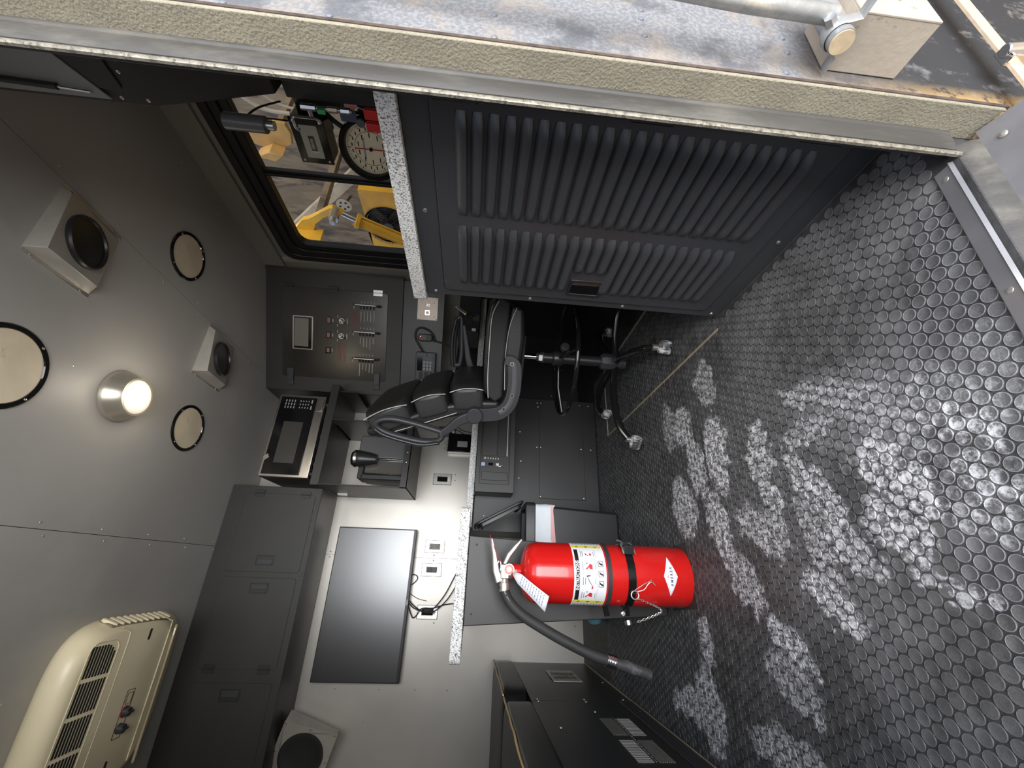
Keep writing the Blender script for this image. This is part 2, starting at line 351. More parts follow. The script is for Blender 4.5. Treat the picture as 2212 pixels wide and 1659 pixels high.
# ------------------------------------------------------------------ mesh builder
class B:
    def __init__(s):
        s.v = []; s.f = []
    def add(s, vs, fs, M=None):
        o = len(s.v)
        s.v += [tuple(M @ Vector(p)) if M else tuple(p) for p in vs]
        s.f += [tuple(i + o for i in f) for f in fs]
        return s
    def box(s, x0, x1, y0, y1, z0, z1, M=None):
        vs = [(x, y, z) for x in (x0, x1) for y in (y0, y1) for z in (z0, z1)]
        return s.add(vs, [(0, 1, 3, 2), (4, 6, 7, 5), (0, 4, 5, 1), (2, 3, 7, 6), (0, 2, 6, 4), (1, 5, 7, 3)], M)
    def prism(s, poly, a, b, axis='y', M=None):
        n = len(poly)
        def P(u, v, h):
            return {'y': (u, h, v), 'z': (u, v, h), 'x': (h, u, v)}[axis]
        vs = [P(u, v, a) for u, v in poly] + [P(u, v, b) for u, v in poly]
        fs = [tuple(range(n)), tuple(range(2 * n - 1, n - 1, -1))]
        fs += [(i, (i + 1) % n, (i + 1) % n + n, i + n) for i in range(n)]
        return s.add(vs, fs, M)
    def frame(s, outer, inner, a, b, axis='y', M=None):
        n = len(outer)
        def P(u, v, h):
            return {'y': (u, h, v), 'z': (u, v, h), 'x': (h, u, v)}[axis]
        vs = [P(u, v, h) for h in (a, b) for lp in (outer, inner) for u, v in lp]
        fs = []
        for i in range(n):
            j = (i + 1) % n
            fs += [(i, j, n + j, n + i), (2 * n + i, 3 * n + i, 3 * n + j, 2 * n + j), (i, 2 * n + i, 2 * n + j, j), (n + i, n + j, 3 * n + j, 3 * n + i)]
        return s.add(vs, fs, M)
    def cyl(s, p0, p1, r0, r1=None, n=16, caps=True):
        p0 = Vector(p0); p1 = Vector(p1)
        r1 = r0 if r1 is None else r1
        q = (p1 - p0).to_track_quat('Z', 'Y')
        vs = []
        for p, r in ((p0, r0), (p1, r1)):
            for i in range(n):
                a = 2 * PI * i / n
                vs.append(tuple(p + q @ Vector((r * math.cos(a), r * math.sin(a), 0))))
        fs = [(i, (i + 1) % n, (i + 1) % n + n, i + n) for i in range(n)]
        if caps:
            fs += [tuple(range(n - 1, -1, -1)), tuple(range(n, 2 * n))]
        return s.add(vs, fs)
    def lathe(s, prof, n=32, M=None, sy=1.0, cap=True):
        vs = []; fs = []
        for r, z in prof:
            for i in range(n):
                a = 2 * PI * i / n
                vs.append((r * math.cos(a), r * math.sin(a) * sy, z))
        for k in range(len(prof) - 1):
            for i in range(n):
                j = (i + 1) % n
                fs.append((k * n + i, k * n + j, (k + 1) * n + j, (k + 1) * n + i))
        if cap and prof[0][0] > 0: fs.append(tuple(range(n - 1, -1, -1)))
        if cap and prof[-1][0] > 0: fs.append(tuple(range((len(prof) - 1) * n, len(prof) * n)))
        return s.add(vs, fs, M)
    def tube(s, pts, r, n=8, closed=False, flat=None, up=None):
        pts = [Vector(p) for p in pts]
        m = len(pts)
        rs = r if isinstance(r, (list, tuple)) else [r] * m
        vs = []; fs = []
        ref = None
        for k in range(m):
            if closed:
                t = pts[(k + 1) % m] - pts[k - 1]
            else:
                t = pts[min(k + 1, m - 1)] - pts[max(k - 1, 0)]
            t.normalize()
            if ref is None:
                ref = up and Vector(up) or (Vector((0, 0, 1)) if abs(t.z) < 0.9 else Vector((1, 0, 0)))
            a = ref - t * ref.dot(t)
            if a.length < 1e-5:
                a = t.orthogonal()
            a.normalize()
            if up is None: ref = a
            b = t.cross(a)
            fa, fb = flat if flat else (1, 1)
            for i in range(n):
                g = 2 * PI * i / n
                vs.append(tuple(pts[k] + (a * math.cos(g) * fa + b * math.sin(g) * fb) * rs[k]))
        for k in range(m if closed else m - 1):
            for i in range(n):
                j = (i + 1) % n
                k2 = (k + 1) % m
                fs.append((k * n + i, k * n + j, k2 * n + j, k2 * n + i))
        if not closed:
            fs += [tuple(range(n - 1, -1, -1)), tuple(range((m - 1) * n, m * n))]
        return s.add(vs, fs)
    def puff(s, c, h, e=0.4, M=None, n=28, m=14, wob=0.0):
        def sp(x, p): return math.copysign(abs(x) ** p, x)
        vs = []; fs = []
        for k in range(1, m):
            ph = -PI / 2 + PI * k / m
            for i in range(n):
                th = 2 * PI * i / n
                x = sp(math.cos(ph), e) * sp(math.cos(th), e); y = sp(math.cos(ph), e) * sp(math.sin(th), e); z = sp(math.sin(ph), e)
                q = 1 + wob * noise.noise(Vector((x * 2.3 + c[0] * 9, y * 2.3, z * 2.3 + c[2] * 7)))
                vs.append((x * h[0] * q, y * h[1] * q, z * h[2] * q))
        vs += [(0, 0, -h[2]), (0, 0, h[2])]
        for k in range(m - 2):
            for i in range(n):
                j = (i + 1) % n
                fs.append((k * n + i, k * n + j, (k + 1) * n + j, (k + 1) * n + i))
        for i in range(n):
            j = (i + 1) % n
            fs.append((j, i, (m - 1) * n)); fs.append(((m - 2) * n + i, (m - 2) * n + j, (m - 1) * n + 1))
        T = Matrix.Translation(c) @ (M or Matrix.Identity(4))
        return s.add(vs, fs, T)
    def obj(s, name, m, parent=None, bevel=0, seg=2, smooth=35):
        me = bpy.data.meshes.new(name)
        me.from_pydata(s.v, [], s.f)
        me.validate()
        import bmesh
        bm = bmesh.new(); bm.from_mesh(me)
        bmesh.ops.recalc_face_normals(bm, faces=bm.faces)
        bm.to_mesh(me); bm.free()
        me.materials.append(m)
        if smooth:
            me.polygons.foreach_set('use_smooth', [True] * len(me.polygons))
            me.set_sharp_from_angle(angle=R(smooth))
        o = bpy.data.objects.new(name, me)
        COL.objects.link(o)
        if parent: o.parent = parent
        if bevel:
            md = o.modifiers.new('bevel', 'BEVEL')
            md.width = bevel; md.segments = seg; md.limit_method = 'ANGLE'; md.angle_limit = R(40)
        return o

def tag(o, label, cat, group=None, kind=None):
    o['label'] = label; o['category'] = cat
    if group: o['group'] = group
    if kind: o['kind'] = kind
    return o
def thing(name, label, cat, loc=(0, 0, 0), rz=0, group=None, rot=None):
    o = bpy.data.objects.new(name, None)
    COL.objects.link(o)
    o.location = loc
    o.rotation_euler = rot if rot else (0, 0, rz)
    o.empty_display_size = 0.05
    return tag(o, label, cat, group)
def copy_tree(o, parent=None):
    c = o.copy(); COL.objects.link(c); c.parent = parent
    for ch in list(o.children): copy_tree(ch, c)
    return c
def dup(o, parent, loc, rot=None):
    c = o.copy(); COL.objects.link(c); c.parent = parent; c.location = loc
    if rot: c.rotation_euler = rot
    return c
def rrect(x0, x1, y0, y1, r, k=4):
    out = []
    for cx, cy, a0 in ((x1 - r, y1 - r, 0), (x0 + r, y1 - r, 90), (x0 + r, y0 + r, 180), (x1 - r, y0 + r, 270)):
        for i in range(k + 1):
            a = R(a0 + 90 * i / k)
            out.append((cx + r * math.cos(a), cy + r * math.sin(a)))
    return out
def circ(cx, cy, r, n=32, a0=45):
    return [(cx + r * math.cos(R(a0) + 2 * PI * i / n), cy + r * math.sin(R(a0) + 2 * PI * i / n)) for i in range(n)]
def ribbon(path, widths, k=4):
    """outline of a bar of changing width along a 2-D path"""
    L = []; Q = []
    m = len(path)
    for i, (p, wd) in enumerate(zip(path, widths)):
        a = Vector(path[max(i - 1, 0)]); b = Vector(path[min(i + 1, m - 1)])
        t = (b - a).normalized(); nn = Vector((-t.y, t.x)) * wd / 2
        L.append(tuple(Vector(p) + nn)); Q.append(tuple(Vector(p) - nn))
    return L + Q[::-1]
def spline(pts, k=6):
    pts = [Vector(p) for p in pts]; out = []
    for i in range(len(pts) - 1):
        p0 = pts[max(i - 1, 0)]; p1 = pts[i]; p2 = pts[i + 1]; p3 = pts[min(i + 2, len(pts) - 1)]
        for j in range(k):
            t = j / k
            out.append(0.5 * ((2 * p1) + (p2 - p0) * t + (2 * p0 - 5 * p1 + 4 * p2 - p3) * t * t + (3 * p1 - p0 - 3 * p2 + p3) * t ** 3))
    out.append(pts[-1])
    return out
def screw(bb, x, y, z, r=0.004, d='y', h=0.002):
    """small domed screw head facing -y / -x / +x / -z (or +z)"""
    dv = {'y': (0, -1, 0), '-x': (-1, 0, 0), 'x': (1, 0, 0), '-z': (0, 0, -1), 'z': (0, 0, 1)}[d]
    p = Vector((x, y, z)); dv = Vector(dv)
    bb.cyl(p + dv * -0.0005, p + dv * h * 0.6, r, r * 0.85, 10, False)
    bb.cyl(p + dv * h * 0.6, p + dv * h, r * 0.85, r * 0.35, 10)

def textmesh(s, size, m, parent=None, M=None, name='lettering', align='CENTER', bold=0.0, warp=None, sx=1.0):
    cu = bpy.data.curves.new('txt', 'FONT')
    cu.body = s; cu.size = size; cu.align_x = align; cu.align_y = 'CENTER'; cu.offset = bold; cu.resolution_u = 2
    o = bpy.data.objects.new('txt', cu)
    COL.objects.link(o)
    bpy.context.view_layer.update()
    dg = bpy.context.evaluated_depsgraph_get()
    me = bpy.data.meshes.new_from_object(o.evaluated_get(dg))
    bpy.data.objects.remove(o); bpy.data.curves.remove(cu)
    me.name = name
    for v in me.vertices:
        p = Vector((v.co.x * sx, 0, v.co.y))     # text stands in the xz plane, reads from -y
        if warp: p = warp(p)
        if M: p = M @ p
        v.co = p
    me.materials.clear(); me.materials.append(m)
    ob = bpy.data.objects.new(name, me)
    COL.objects.link(ob)
    if parent: ob.parent = parent
    return ob
T = Matrix.Translation

# ================================================================== SETTING
def structure(o):
    o['kind'] = 'structure'
    return o
def empty_structure(name):
    o = bpy.data.objects.new(name, None)
    COL.objects.link(o); o['kind'] = 'structure'
    return o
CZ = 2.125          # ceiling height
WY = 2.87           # back wall
WX = 1.72           # window wall

# floor: rubber mat with raised round studs
floor = structure(B().box(-1.33, 1.74, 0.372, 2.90, -0.04, 0.0).obj('floor', floorm))
def stud_prof():
    return [(0.0112, 0.0), (0.0110, 0.0012), (0.0104, 0.0015), (0.0097, 0.0012)]
sb = B(); sb.lathe([(0.0112, 0.0), (0.0110, 0.0013), (0.0104, 0.0016), (0.0096, 0.0012)], 16)
P = 0.0243
pos = []
row = 0
y = 0.420 - P * 0.866
while y < 2.36:
    x = -0.49 + (0 if row % 2 else P / 2)
    while x < 1.12:
        # only where the mat lies open to view
        if not (y < 1.02 and x > 0.733) and x > -0.47 and (y > 0.41 or x < 0.612):
            pos.append((x, y))
        x += P
    y += P * 0.866; row += 1
pos.sort(key=lambda p: (p[0] - 0.1) ** 2 * 0.6 + (p[1] - 0.1) ** 2)
first = sb.obj('stud', studm, floor, smooth=50)
first.location = (*pos[0], 0.0)
for p in pos[1:300]:
    dup(first, floor, (*p, 0.0))
rest = B()
for p in pos[300:]:
    rest.lathe([(0.0112, 0.0), (0.0108, 0.0014), (0.0098, 0.0012)], 12, T((*p, 0)))
ro = rest.obj('studs', studm, floor, smooth=50); ro['kind'] = 'stuff'
# mat joint strips by the chair
B().box(0.704, 0.711, 1.03, 2.15, 0.0, 0.003).obj('joint_strip', woodm, floor)
B().box(0.712, 1.0, 2.140, 2.150, 0.0, 0.004).obj('joint_strip', woodm, floor)
B().box(1.096, 1.106, 1.05, 2.15, 0.0, 0.004).obj('joint_strip', woodm, floor)
B().box(0.746, 0.756, 0.40, 1.02, 0.0, 0.003).obj('joint_strip', woodm, floor)
B().box(-0.482, -0.474, 0.45, 2.86, 0.0, 0.003).obj('joint_strip', woodm, floor)

# ceiling sheets
ceil = structure(B().box(-1.33, 1.74, 0.33, 2.90, CZ + 0.006, CZ + 0.05).obj('ceiling', dark))
for a, c in ((-1.33, 0.0785), (0.0805, 1.1185), (1.1205, 1.73)):
    B().box(a, c, 0.34, 2.89, CZ, CZ + 0.006).obj('panel', ceilm, ceil, smooth=0)
sc = B()
for yy in [0.55 + 0.25 * i for i in range(10)]:
    for xx in (0.06, 0.10, 1.10, 1.145):
        screw(sc, xx, yy + (0.03 if xx in (0.06, 1.10) else 0), CZ, 0.004, '-z', 0.0015)
for yy in [0.8 + 0.3 * i for i in range(7)]:
    for xx in (0.60, -0.42, 1.62):
        screw(sc, xx, yy, CZ, 0.004, '-z', 0.0015)
s_ = sc.obj('screws', alu2, ceil); s_['kind'] = 'stuff'

# back wall, two aluminium sheets
wb = structure(B().box(-1.33, 1.76, WY + 0.004, WY + 0.06, 0, CZ + 0.05).obj('wall_back', dark))
B().box(-1.33, 0.0652, WY, WY + 0.004, 0, CZ).obj('panel', alu, wb, smooth=0)
B().box(0.0668, 1.75, WY, WY + 0.004, 0, CZ).obj('panel', alu, wb, smooth=0)
sc = B()
for xx, zz in ((0.052, 0.95), (0.083, 0.95), (0.052, 1.59), (0.083, 1.59), (-0.62, 1.42), (-0.62, 1.18), (-0.62, 0.98), (-0.62, 0.8), (-0.29, 0.91), (-0.29, 0.05), (0.56, 0.86), (0.6, 0.86), (-0.1, 0.08), (-0.13, 0.08), (-0.2, 0.52)):
    screw(sc, xx, WY, zz, 0.005, 'y', 0.0015)
s_ = sc.obj('screws', mat('grey_rivet', (0.25, 0.24, 0.22), 0.4, metal=0.6), wb); s_['kind'] = 'stuff'

# left wall (beyond the frame) and window wall
structure(B().box(-1.36, -1.30, 0.33, 2.90, 0, CZ + 0.05).obj('wall_left', alu))
def rectp(a, c, d, e): return [(c, e), (a, e), (a, d), (c, d)]
wr = B()
wr.frame(rectp(0.33, 2.90, 0, CZ + 0.05), rectp(0.52, 1.98, 1.00, 1.90), WX, WX + 0.04, 'x')
structure(wr.obj('wall_right', mat('wall_grey_sheet', (0.34, 0.33, 0.30), 0.45, metal=0.3, var=0.06, vscale=3), smooth=0))
# exterior skin of the truck on that side is the same slab; window:
win = empty_structure('window_1')
wf = B()
def ring(o0, i0, r0, r1, x0, x1):
    wf.frame(rrect(*o0, r0), rrect(*i0, r1), x0, x1, 'x')
ring((0.46, 2.085, 0.94, 1.955), (0.50, 2.045, 0.98, 1.915), 0.075, 0.06, 1.688, 1.728)
ring((0.49, 2.050, 0.97, 1.925), (0.535, 2.005, 1.015, 1.875), 0.06, 0.06, 1.698, 1.745)
ring((0.525, 2.010, 1.005, 1.882), (0.56, 1.970, 1.04, 1.835), 0.06, 0.055, 1.712, 1.755)
wf.obj('window_frame', plastic, win, bevel=0.004)
wf = B(); wf.box(1.716, 1.742, 1.475, 1.510, 1.03, 1.84); wf.box(1.708, 1.72, 1.485, 1.498, 1.03, 1.84)
wf.obj('mullion', plastic, win, bevel=0.003)
B().box(1.724, 1.728, 0.55, 1.485, 1.03, 1.85).obj('pane', glassm, win, smooth=0)
B().box(1.734, 1.738, 1.50, 1.98, 1.03, 1.85).obj('pane', glassm, win, smooth=0)
structure(B().box(1.700, 1.719, 0.72, 2.172, 2.000, 2.1245).obj('trim_1', mat('trim_grey', (0.30, 0.295, 0.27), 0.45, metal=0.3), bevel=0.002))
structure(B().box(1.704, 1.719, 2.10, 2.125, 0.96, 1.99).obj('trim_2', alu))

# rear wall with the door opening the camera looks through
rw = B()
rw.box(0.668, 2.2, 0.327, 0.370, -0.60, 2.35)
structure(rw.obj('wall_rear', bodym, smooth=0))
structure(B().box(-1.36, -0.30, 0.327, 0.370, -0.60, 2.35).obj('trim_3', bodym, smooth=0))
structure(B().box(-0.62, 0.668, 0.327, 0.370, 2.02, 2.35).obj('trim_4', bodym, smooth=0))
structure(B().box(-0.62, 0.668, 0.327, 0.368, -0.60, -0.040).obj('trim_5', bodym, smooth=0))
structure(B().box(-1.36, 2.2, 0.30, 2.93, CZ + 0.055, CZ + 0.10).obj('trim_6', black, smooth=0))  # roof skin
door = empty_structure('door_1')
B().box(0.6605, 0.670, 0.3235, 0.372, -0.045, 2.02).obj('jamb', sandm, door, bevel=0.0015)
B().box(0.666, 0.672, 0.3222, 0.3262, -0.05, 2.02).obj('jamb_lip', mat('dark_brown_sealant', (0.07, 0.05, 0.04), 0.8, var=0.4, vscale=60), door)
seal_poly = [(0.622, 0.371), (0.6225, 0.3665), (0.630, 0.3635), (0.645, 0.3625), (0.654, 0.3645), (0.6565, 0.3615), (0.6600, 0.3615), (0.6604, 0.371)]
B().prism(seal_poly, 0.008, 2.02, 'z').obj('seal', sealm, door, smooth=60)
B().prism([(0.6135, 0.3725), (0.6135, 0.3685), (0.6175, 0.3665), (0.622, 0.3680), (0.622, 0.3725)], -0.002, 2.02, 'z').obj('edge_strip', edgem, door, smooth=50)
B().box(0.626, 0.672, 0.3725, 0.384, 0.0, 2.02).obj('inner_jamb', black, door, bevel=0.001)
# sill: inner stainless strip, seal, outer stainless plate
B().box(-0.60, 0.612, 0.3830, 0.4080, 0.001, 0.0055).obj('sill_plate', silm, door, bevel=0.0015)
B().prism([(0.380, 0.0015), (0.3835, 0.007), (0.386, 0.0015)], -0.60, 0.614, 'x').obj('sill_edge', silm, door)
sp = [(0.381, -0.002), (0.377, 0.000), (0.372, -0.004), (0.367, -0.011), (0.363, -0.015), (0.359, -0.022), (0.356, -0.034), (0.381, -0.034)]
B().prism(sp, -0.60, 0.640, 'x').obj('sill_seal', sealm, door, smooth=60)
op = B(); op.prism([(0.357, -0.030), (0.300, -0.045), (0.296, -0.052), (0.300, -0.055), (0.357, -0.036)], -0.60, 0.656, 'x')
op.obj('outer_sill_plate', silm, door, smooth=0)
sc = B()
for xx in (0.592, 0.375, 0.158, -0.06): screw(sc, xx, 0.396, 0.0055, 0.0052, 'z', 0.0012)
for xx in (0.622, 0.40, 0.18): screw(sc, xx, 0.336, -0.0335, 0.0058, 'z', 0.003)
sc.obj('screws', alu2, door)['kind'] = 'stuff'

# ground outside and the winch bay behind the window
structure(B().box(-14, 14, -14, 14, -1.25, -1.15).obj('ground', groundm, smooth=0))
bay = structure(B().box(3.6, 3.66, -0.6, 4.6, -0.5, 3.9).obj('wall_bay', baym, smooth=0))
structure(B().box(1.80, 3.6, -0.6, 4.6, -0.5, -0.42).obj('floor_bay', baym, smooth=0))
structure(B().box(1.80, 3.6, 4.55, 4.6, -0.5, 2.6).obj('wall_bay_far', baym, smooth=0))

# ================================================================== EXTERIOR FITTINGS BY THE DOOR
rb = B()
for x, z in ((0.812, 0.511), (0.787, 0.513), (0.740, 0.512), (0.742, 0.739), (0.684, 0.736), (0.684, 0.962), (0.786, 0.282), (0.745, 0.284), (0.690, 0.300), (0.683, 1.101), (0.742, 0.962), (0.742, 1.19)):
    screw(rb, x, 0.327, z, 0.0052, 'y', 0.0028)
ro = rb.obj('rivets', mat('dirty_rivet', (0.22, 0.23, 0.26), 0.5, metal=0.4), bpy.data.objects['wall_rear']); ro['kind'] = 'stuff'

t = thing('step_box', 'sandy white square bracket box standing out from the dirty exterior wall', 'box', (0.712, 0.3265, 0.12))
B().box(-0.003, 0.10, -0.0715, -0.0005, 0, 0.119).obj('box_body', boxm, t, bevel=0.0015)
B().box(-0.0035, 0.10, -0.074, -0.0705, 0.0, 0.119).obj('front_plate', boxm, t, bevel=0.001)
g = B(); screw(g, 0.045, -0.074, 0.05, 0.006, 'y', 0.003); g.obj('bolt', zinc, t)

t = thing('grab_rail', 'galvanised tube grab rail clamped to the sandy box beside the door', 'rail', (0.70, 0.278, 0.2575))
g = B(); g.tube([(-0.020, 0, 0), (0.0, 0, 0), (0.05, 0, 0), (0.12, 0, 0)], 0.0165, 28); g.obj('tube', galv, t)
g = B(); g.tube([(0.020, -0.012, 0.010), (0.016, -0.014, 0.06), (0.012, -0.016, 0.14), (0.03, -0.02, 0.40), (0.06, -0.02, 0.80)], 0.0125, 18); g.obj('upright', galv, t)
g = B(); g.cyl((-0.0215, 0, 0), (-0.0195, 0, 0), 0.0150, n=28); g.obj('end_cap', mat('sandy_filler', (0.56, 0.44, 0.28), 0.7, var=0.15, vscale=80), t)
out = [(-0.044, -0.0145), (-0.024, -0.0145)] + [(0.0182 * math.cos(R(180 - 180 * i / 10)), 0.0182 * math.sin(R(180 - 180 * i / 10))) for i in range(11)] + [(0.024, -0.0145), (0.044, -0.0145)]
g = B(); g.tube([Vector((0.000, p[0], p[1])) for p in out], 0.010, 8, flat=(1.0, 0.16), up=(1, 0, 0)); g.obj('saddle_clamp', galv, t)
g = B(); g.cyl((0.002, -0.010, 0.016), (0.002, -0.017, 0.025), 0.0075, n=6); g.obj('bolt', galv, t)
t = thing('rail_bracket', 'sandy hex bolt bracket for the grab rail high on the exterior wall', 'bracket', (0.735, 0.3265, 1.075))
g = B(); g.cyl((0, 0, 0), (0, -0.012, 0), 0.014, n=6); g.obj('bolt_head', boxm, t, bevel=0.001)
g = B(); g.box(-0.01, 0.03, -0.006, 0, 0.0, 0.07); g.obj('flange', sealm, t, bevel=0.001)

t = thing('tie_strap', 'beige webbing strap with chrome clip low on the dark exterior corner', 'strap', (0.66, 0.30, -0.06))
B().box(-0.02, 0.40, -0.004, 0.0, -0.012, 0.012).obj('webbing', mat('beige_webbing', (0.55, 0.44, 0.30), 0.8, var=0.1, vscale=50), t)
g = B(); g.box(0.07, 0.10, -0.016, 0.002, -0.016, 0.018); g.cyl((0.085, -0.02, -0.02), (0.085, -0.012, 0.024), 0.010, n=12)
g.obj('clip', chrome, t, bevel=0.002)

# ================================================================== CEILING FITTINGS
def round_cover(name, label, x, y, r, group=None):
    t = thing(name, label, 'ceiling cover', (x, y, CZ), 0)
    g = B(); g.lathe([(r * 0.86, -0.0005), (r * 0.88, -0.0055), (r * 0.97, -0.006), (r, -0.003), (r, 0.0)], 48)
    g.obj('ring', gloss, t)
    g = B(); g.lathe([(r * 0.87, -0.002), (r * 0.4, -0.003), (0.0, -0.0034)][::-1], 40); g.obj('cover_sheet', ivory2, t)
    g = B()
    for i in range(4):
        a = R(35 + 90 * i); screw(g, r * 0.925 * math.cos(a), r * 0.925 * math.sin(a), -0.006, 0.0042, '-z', 0.002)
    g.obj('screws', zinc, t)
    return t
round_cover('round_ceiling_cover', 'largest cream round ceiling cover, cut off by the frame edge', 0.505, 1.215, 0.128)
round_cover('round_ceiling_cover', 'cream round ceiling cover between the duct boxes on the window side', 1.292, 1.638, 0.112)
round_cover('round_ceiling_cover', 'cream round ceiling cover above the microwave, past the dome lamp', 0.587, 2.045, 0.112)

def speaker_box(label, x, y):
    t = thing('ceiling_speaker', label, 'speaker', (x, y, CZ))
    W, D = 0.255, 0.24
    zf = lambda u, v: -0.070 + 0.040 * (u / W) + 0.034 * (v / D)
    base = [(0, 0), (W, 0), (W, D), (0, D)]
    low = [(0.004, 0.002), (W - 0.02, 0.006), (W - 0.008, D - 0.006), (0.022, D - 0.02)]
    vs = [(u, v, 0) for u, v in base] + [(u, v, min(-0.002, zf(u, v))) for u, v in low]
    g = B(); g.add(vs, [(0, 1, 5, 4), (1, 2, 6, 5), (2, 3, 7, 6), (3, 0, 4, 7), (4, 5, 6, 7)])
    g.obj('housing', mat('grey_metal_box', (0.42, 0.40, 0.36), 0.38, metal=0.2, var=0.12, vscale=9), t, bevel=0.002)
    g = B(); g.box(-0.014, 0, 0, D, -0.002, 0); g.obj('flange', alu2, t)
    g = B(); g.box(W, W + 0.012, 0, D, -0.002, 0); g.obj('flange', alu2, t)
    n = Vector((0.040 / W, 0.034 / D, -1)).normalized() * 1.0
    c = Vector((W * 0.49, D * 0.48, zf(W * 0.49, D * 0.48)))
    n = Vector((0.157, 0.142, -1)).normalized()
    q = n.to_track_quat('Z', 'Y').to_matrix().to_4x4()
    M = T(c) @ q
    g = B(); g.lathe([(0.088, -0.004), (0.090, 0.010), (0.086, 0.017), (0.080, 0.017), (0.078, 0.010), (0.0, 0.013)], 48, M)
    g.obj('grille', plastic, t)
    g = B()
    for u, v in ((-0.008, 0.03), (-0.008, D - 0.03), (W + 0.006, 0.03), (W + 0.006, D - 0.03)): screw(g, u, v, -0.002, 0.005, '-z', 0.0025)
    g.obj('screws', zinc, t)
    return t
speaker_box('grey wedge speaker box with round black face, nearer one on the ceiling', 0.845, 1.088)
speaker_box('grey wedge speaker box with round black face, farther one before the control cabinet', 0.842, 1.928)

# wall speaker, lower left corner of the picture
t = thing('wall_speaker', 'aluminium plate speaker with a black cone under the overhead cabinets', 'speaker')
Ms = Matrix(((0.933, 0.263, 0.244, -0.867), (-0.229, 0.96, -0.16, 2.72), (-0.277, 0.093, 0.956, 1.494), (0, 0, 0, 1)))
t.matrix_world = Ms
t['label'] = 'aluminium plate speaker with a black cone under the overhead cabinets'
g = B(); g.frame(rrect(-0.135, 0.135, -0.135, 0.135, 0.004, 7), circ(0, 0, 0.108, 32), -0.003, 0.0, 'y'); g.obj('plate', alu2, t)
g = B(); g.add([(-0.133, 0, -0.133), (0.133, 0, -0.133), (0.133, 0, 0.133), (-0.133, 0, 0.133), (-0.133, 0.10, -0.133), (0.133, 0.03, -0.133), (0.133, 0.09, 0.133), (-0.133, 0.14, 0.133)],
      [(0, 4, 5, 1), (1, 5, 6, 2), (2, 6, 7, 3), (3, 7, 4, 0), (4, 7, 6, 5)])
g.obj('housing', mat('grey_metal_box', (0.4, 0.4, 0.4)), t)
Mq = Matrix.Rotation(R(90), 4, 'X')
g = B(); g.lathe([(0.109, -0.004), (0.107, 0.004), (0.095, 0.006), (0.085, 0.002), (0.03, -0.002), (0.0, -0.001)], 48, Mq); g.obj('cone', plastic, t)
g = B()
for u in (-1, 0, 1):
    for v in (-1, 0, 1):
        if u or v: screw(g, u * 0.124, -0.003, v * 0.124, 0.006, 'y', 0.003)
g.obj('screws', zinc, t)

# dome lamp
t = thing('ceiling_lamp', 'satin silver ceiling lamp with a round white lens', 'lamp', (0.578, 1.622, CZ))
g = B(); g.lathe([(0.100, 0.0), (0.101, -0.006), (0.096, -0.018), (0.084, -0.040), (0.076, -0.058), (0.074, -0.066), (0.068, -0.066), (0.066, -0.05)], 56); g.obj('shade', silver, t)
g = B(); g.lathe([(0.0, -0.073), (0.04, -0.0725), (0.060, -0.070), (0.0665, -0.065), (0.0665, -0.05)], 48)
g.obj('lens', mat('lamp_lens_added_glow', (0.78, 0.74, 0.68), 0.5, emit=0.10), t)  # slight glow added to brighten the lens of the unlit lamp

# air conditioner
t = thing('air_conditioner', 'cream ceiling air conditioner with slotted grille and two dark knobs', 'air conditioner', (-0.50, 2.04, CZ))
def ac_ring(hx, ya, yb, z, n=72, p=4.2):
    o = []
    for i in range(n):
        a = 2 * PI * i / n
        c, s_ = math.cos(a), math.sin(a)
        o.append((math.copysign(abs(c) ** (2 / p), c) * hx, math.copysign(abs(s_) ** (2 / p), s_) * (yb - ya) / 2 + (ya + yb) / 2, z))
    return o
g = B()
rings = [ac_ring(0.286, -0.235, 0.44, 0), ac_ring(0.291, -0.255, 0.43, -0.015), ac_ring(0.290, -0.268, 0.385, -0.038), ac_ring(0.281, -0.272, 0.335, -0.065), ac_ring(0.268, -0.266, 0.285, -0.090), ac_ring(0.257, -0.252, 0.245, -0.105), ac_ring(0.246, -0.236, 0.215, -0.1125), ac_ring(0.02, -0.02, 0.02, -0.1135)]
vs = [p for r_ in rings for p in r_]
n = 72
K = len(rings)
fs = [(k * n + i, k * n + (i + 1) % n, (k + 1) * n + (i + 1) % n, (k + 1) * n + i) for k in range(K - 1) for i in range(n)] + [tuple(range((K - 1) * n, K * n))]
g.add(vs, fs); g.obj('cover', ivory, t, smooth=60)
GZ = -0.1145
slots = B()
for i in range(9):
    y0 = -0.214 + i * 0.0130
    for k in range(5):
        x1 = 0.214 - 0.107 * k
        x0 = x1 - 0.094
        if k == 0: x1 -= (0.0, 0.0, 0.0, 0.0, 0.0, 0.0, 0.004, 0.012, 0.024)[i]
        slots.box(max(x0, -0.24), x1, y0, y0 + 0.0066, GZ, -0.1115)
slots.obj('grille_slots', dark, t)['kind'] = 'stuff'
g = B(); g.tube([(x, y, -0.1132) for x, y in rrect(-0.25, 0.226, -0.224, -0.092, 0.034, 6)], 0.0016, 6, closed=True); g.obj('grille_rim', ivory, t)
g = B(); g.tube([(x, y, -0.1130) for x, y in spline([(0.283, -0.115, 0), (0.262, -0.075, 0), (0.235, -0.052, 0), (0.10, -0.050, 0), (-0.10, -0.050, 0), (-0.23, -0.050, 0)], 5) for x, y in [(x, y)]] if False else [(p[0], p[1], -0.1128) for p in spline([(0.262, -0.105, 0), (0.250, -0.068, 0), (0.225, -0.052, 0), (0.10, -0.050, 0), (-0.10, -0.050, 0), (-0.23, -0.050, 0)], 5)], 0.0016, 6); g.obj('parting_line', ivory, t)
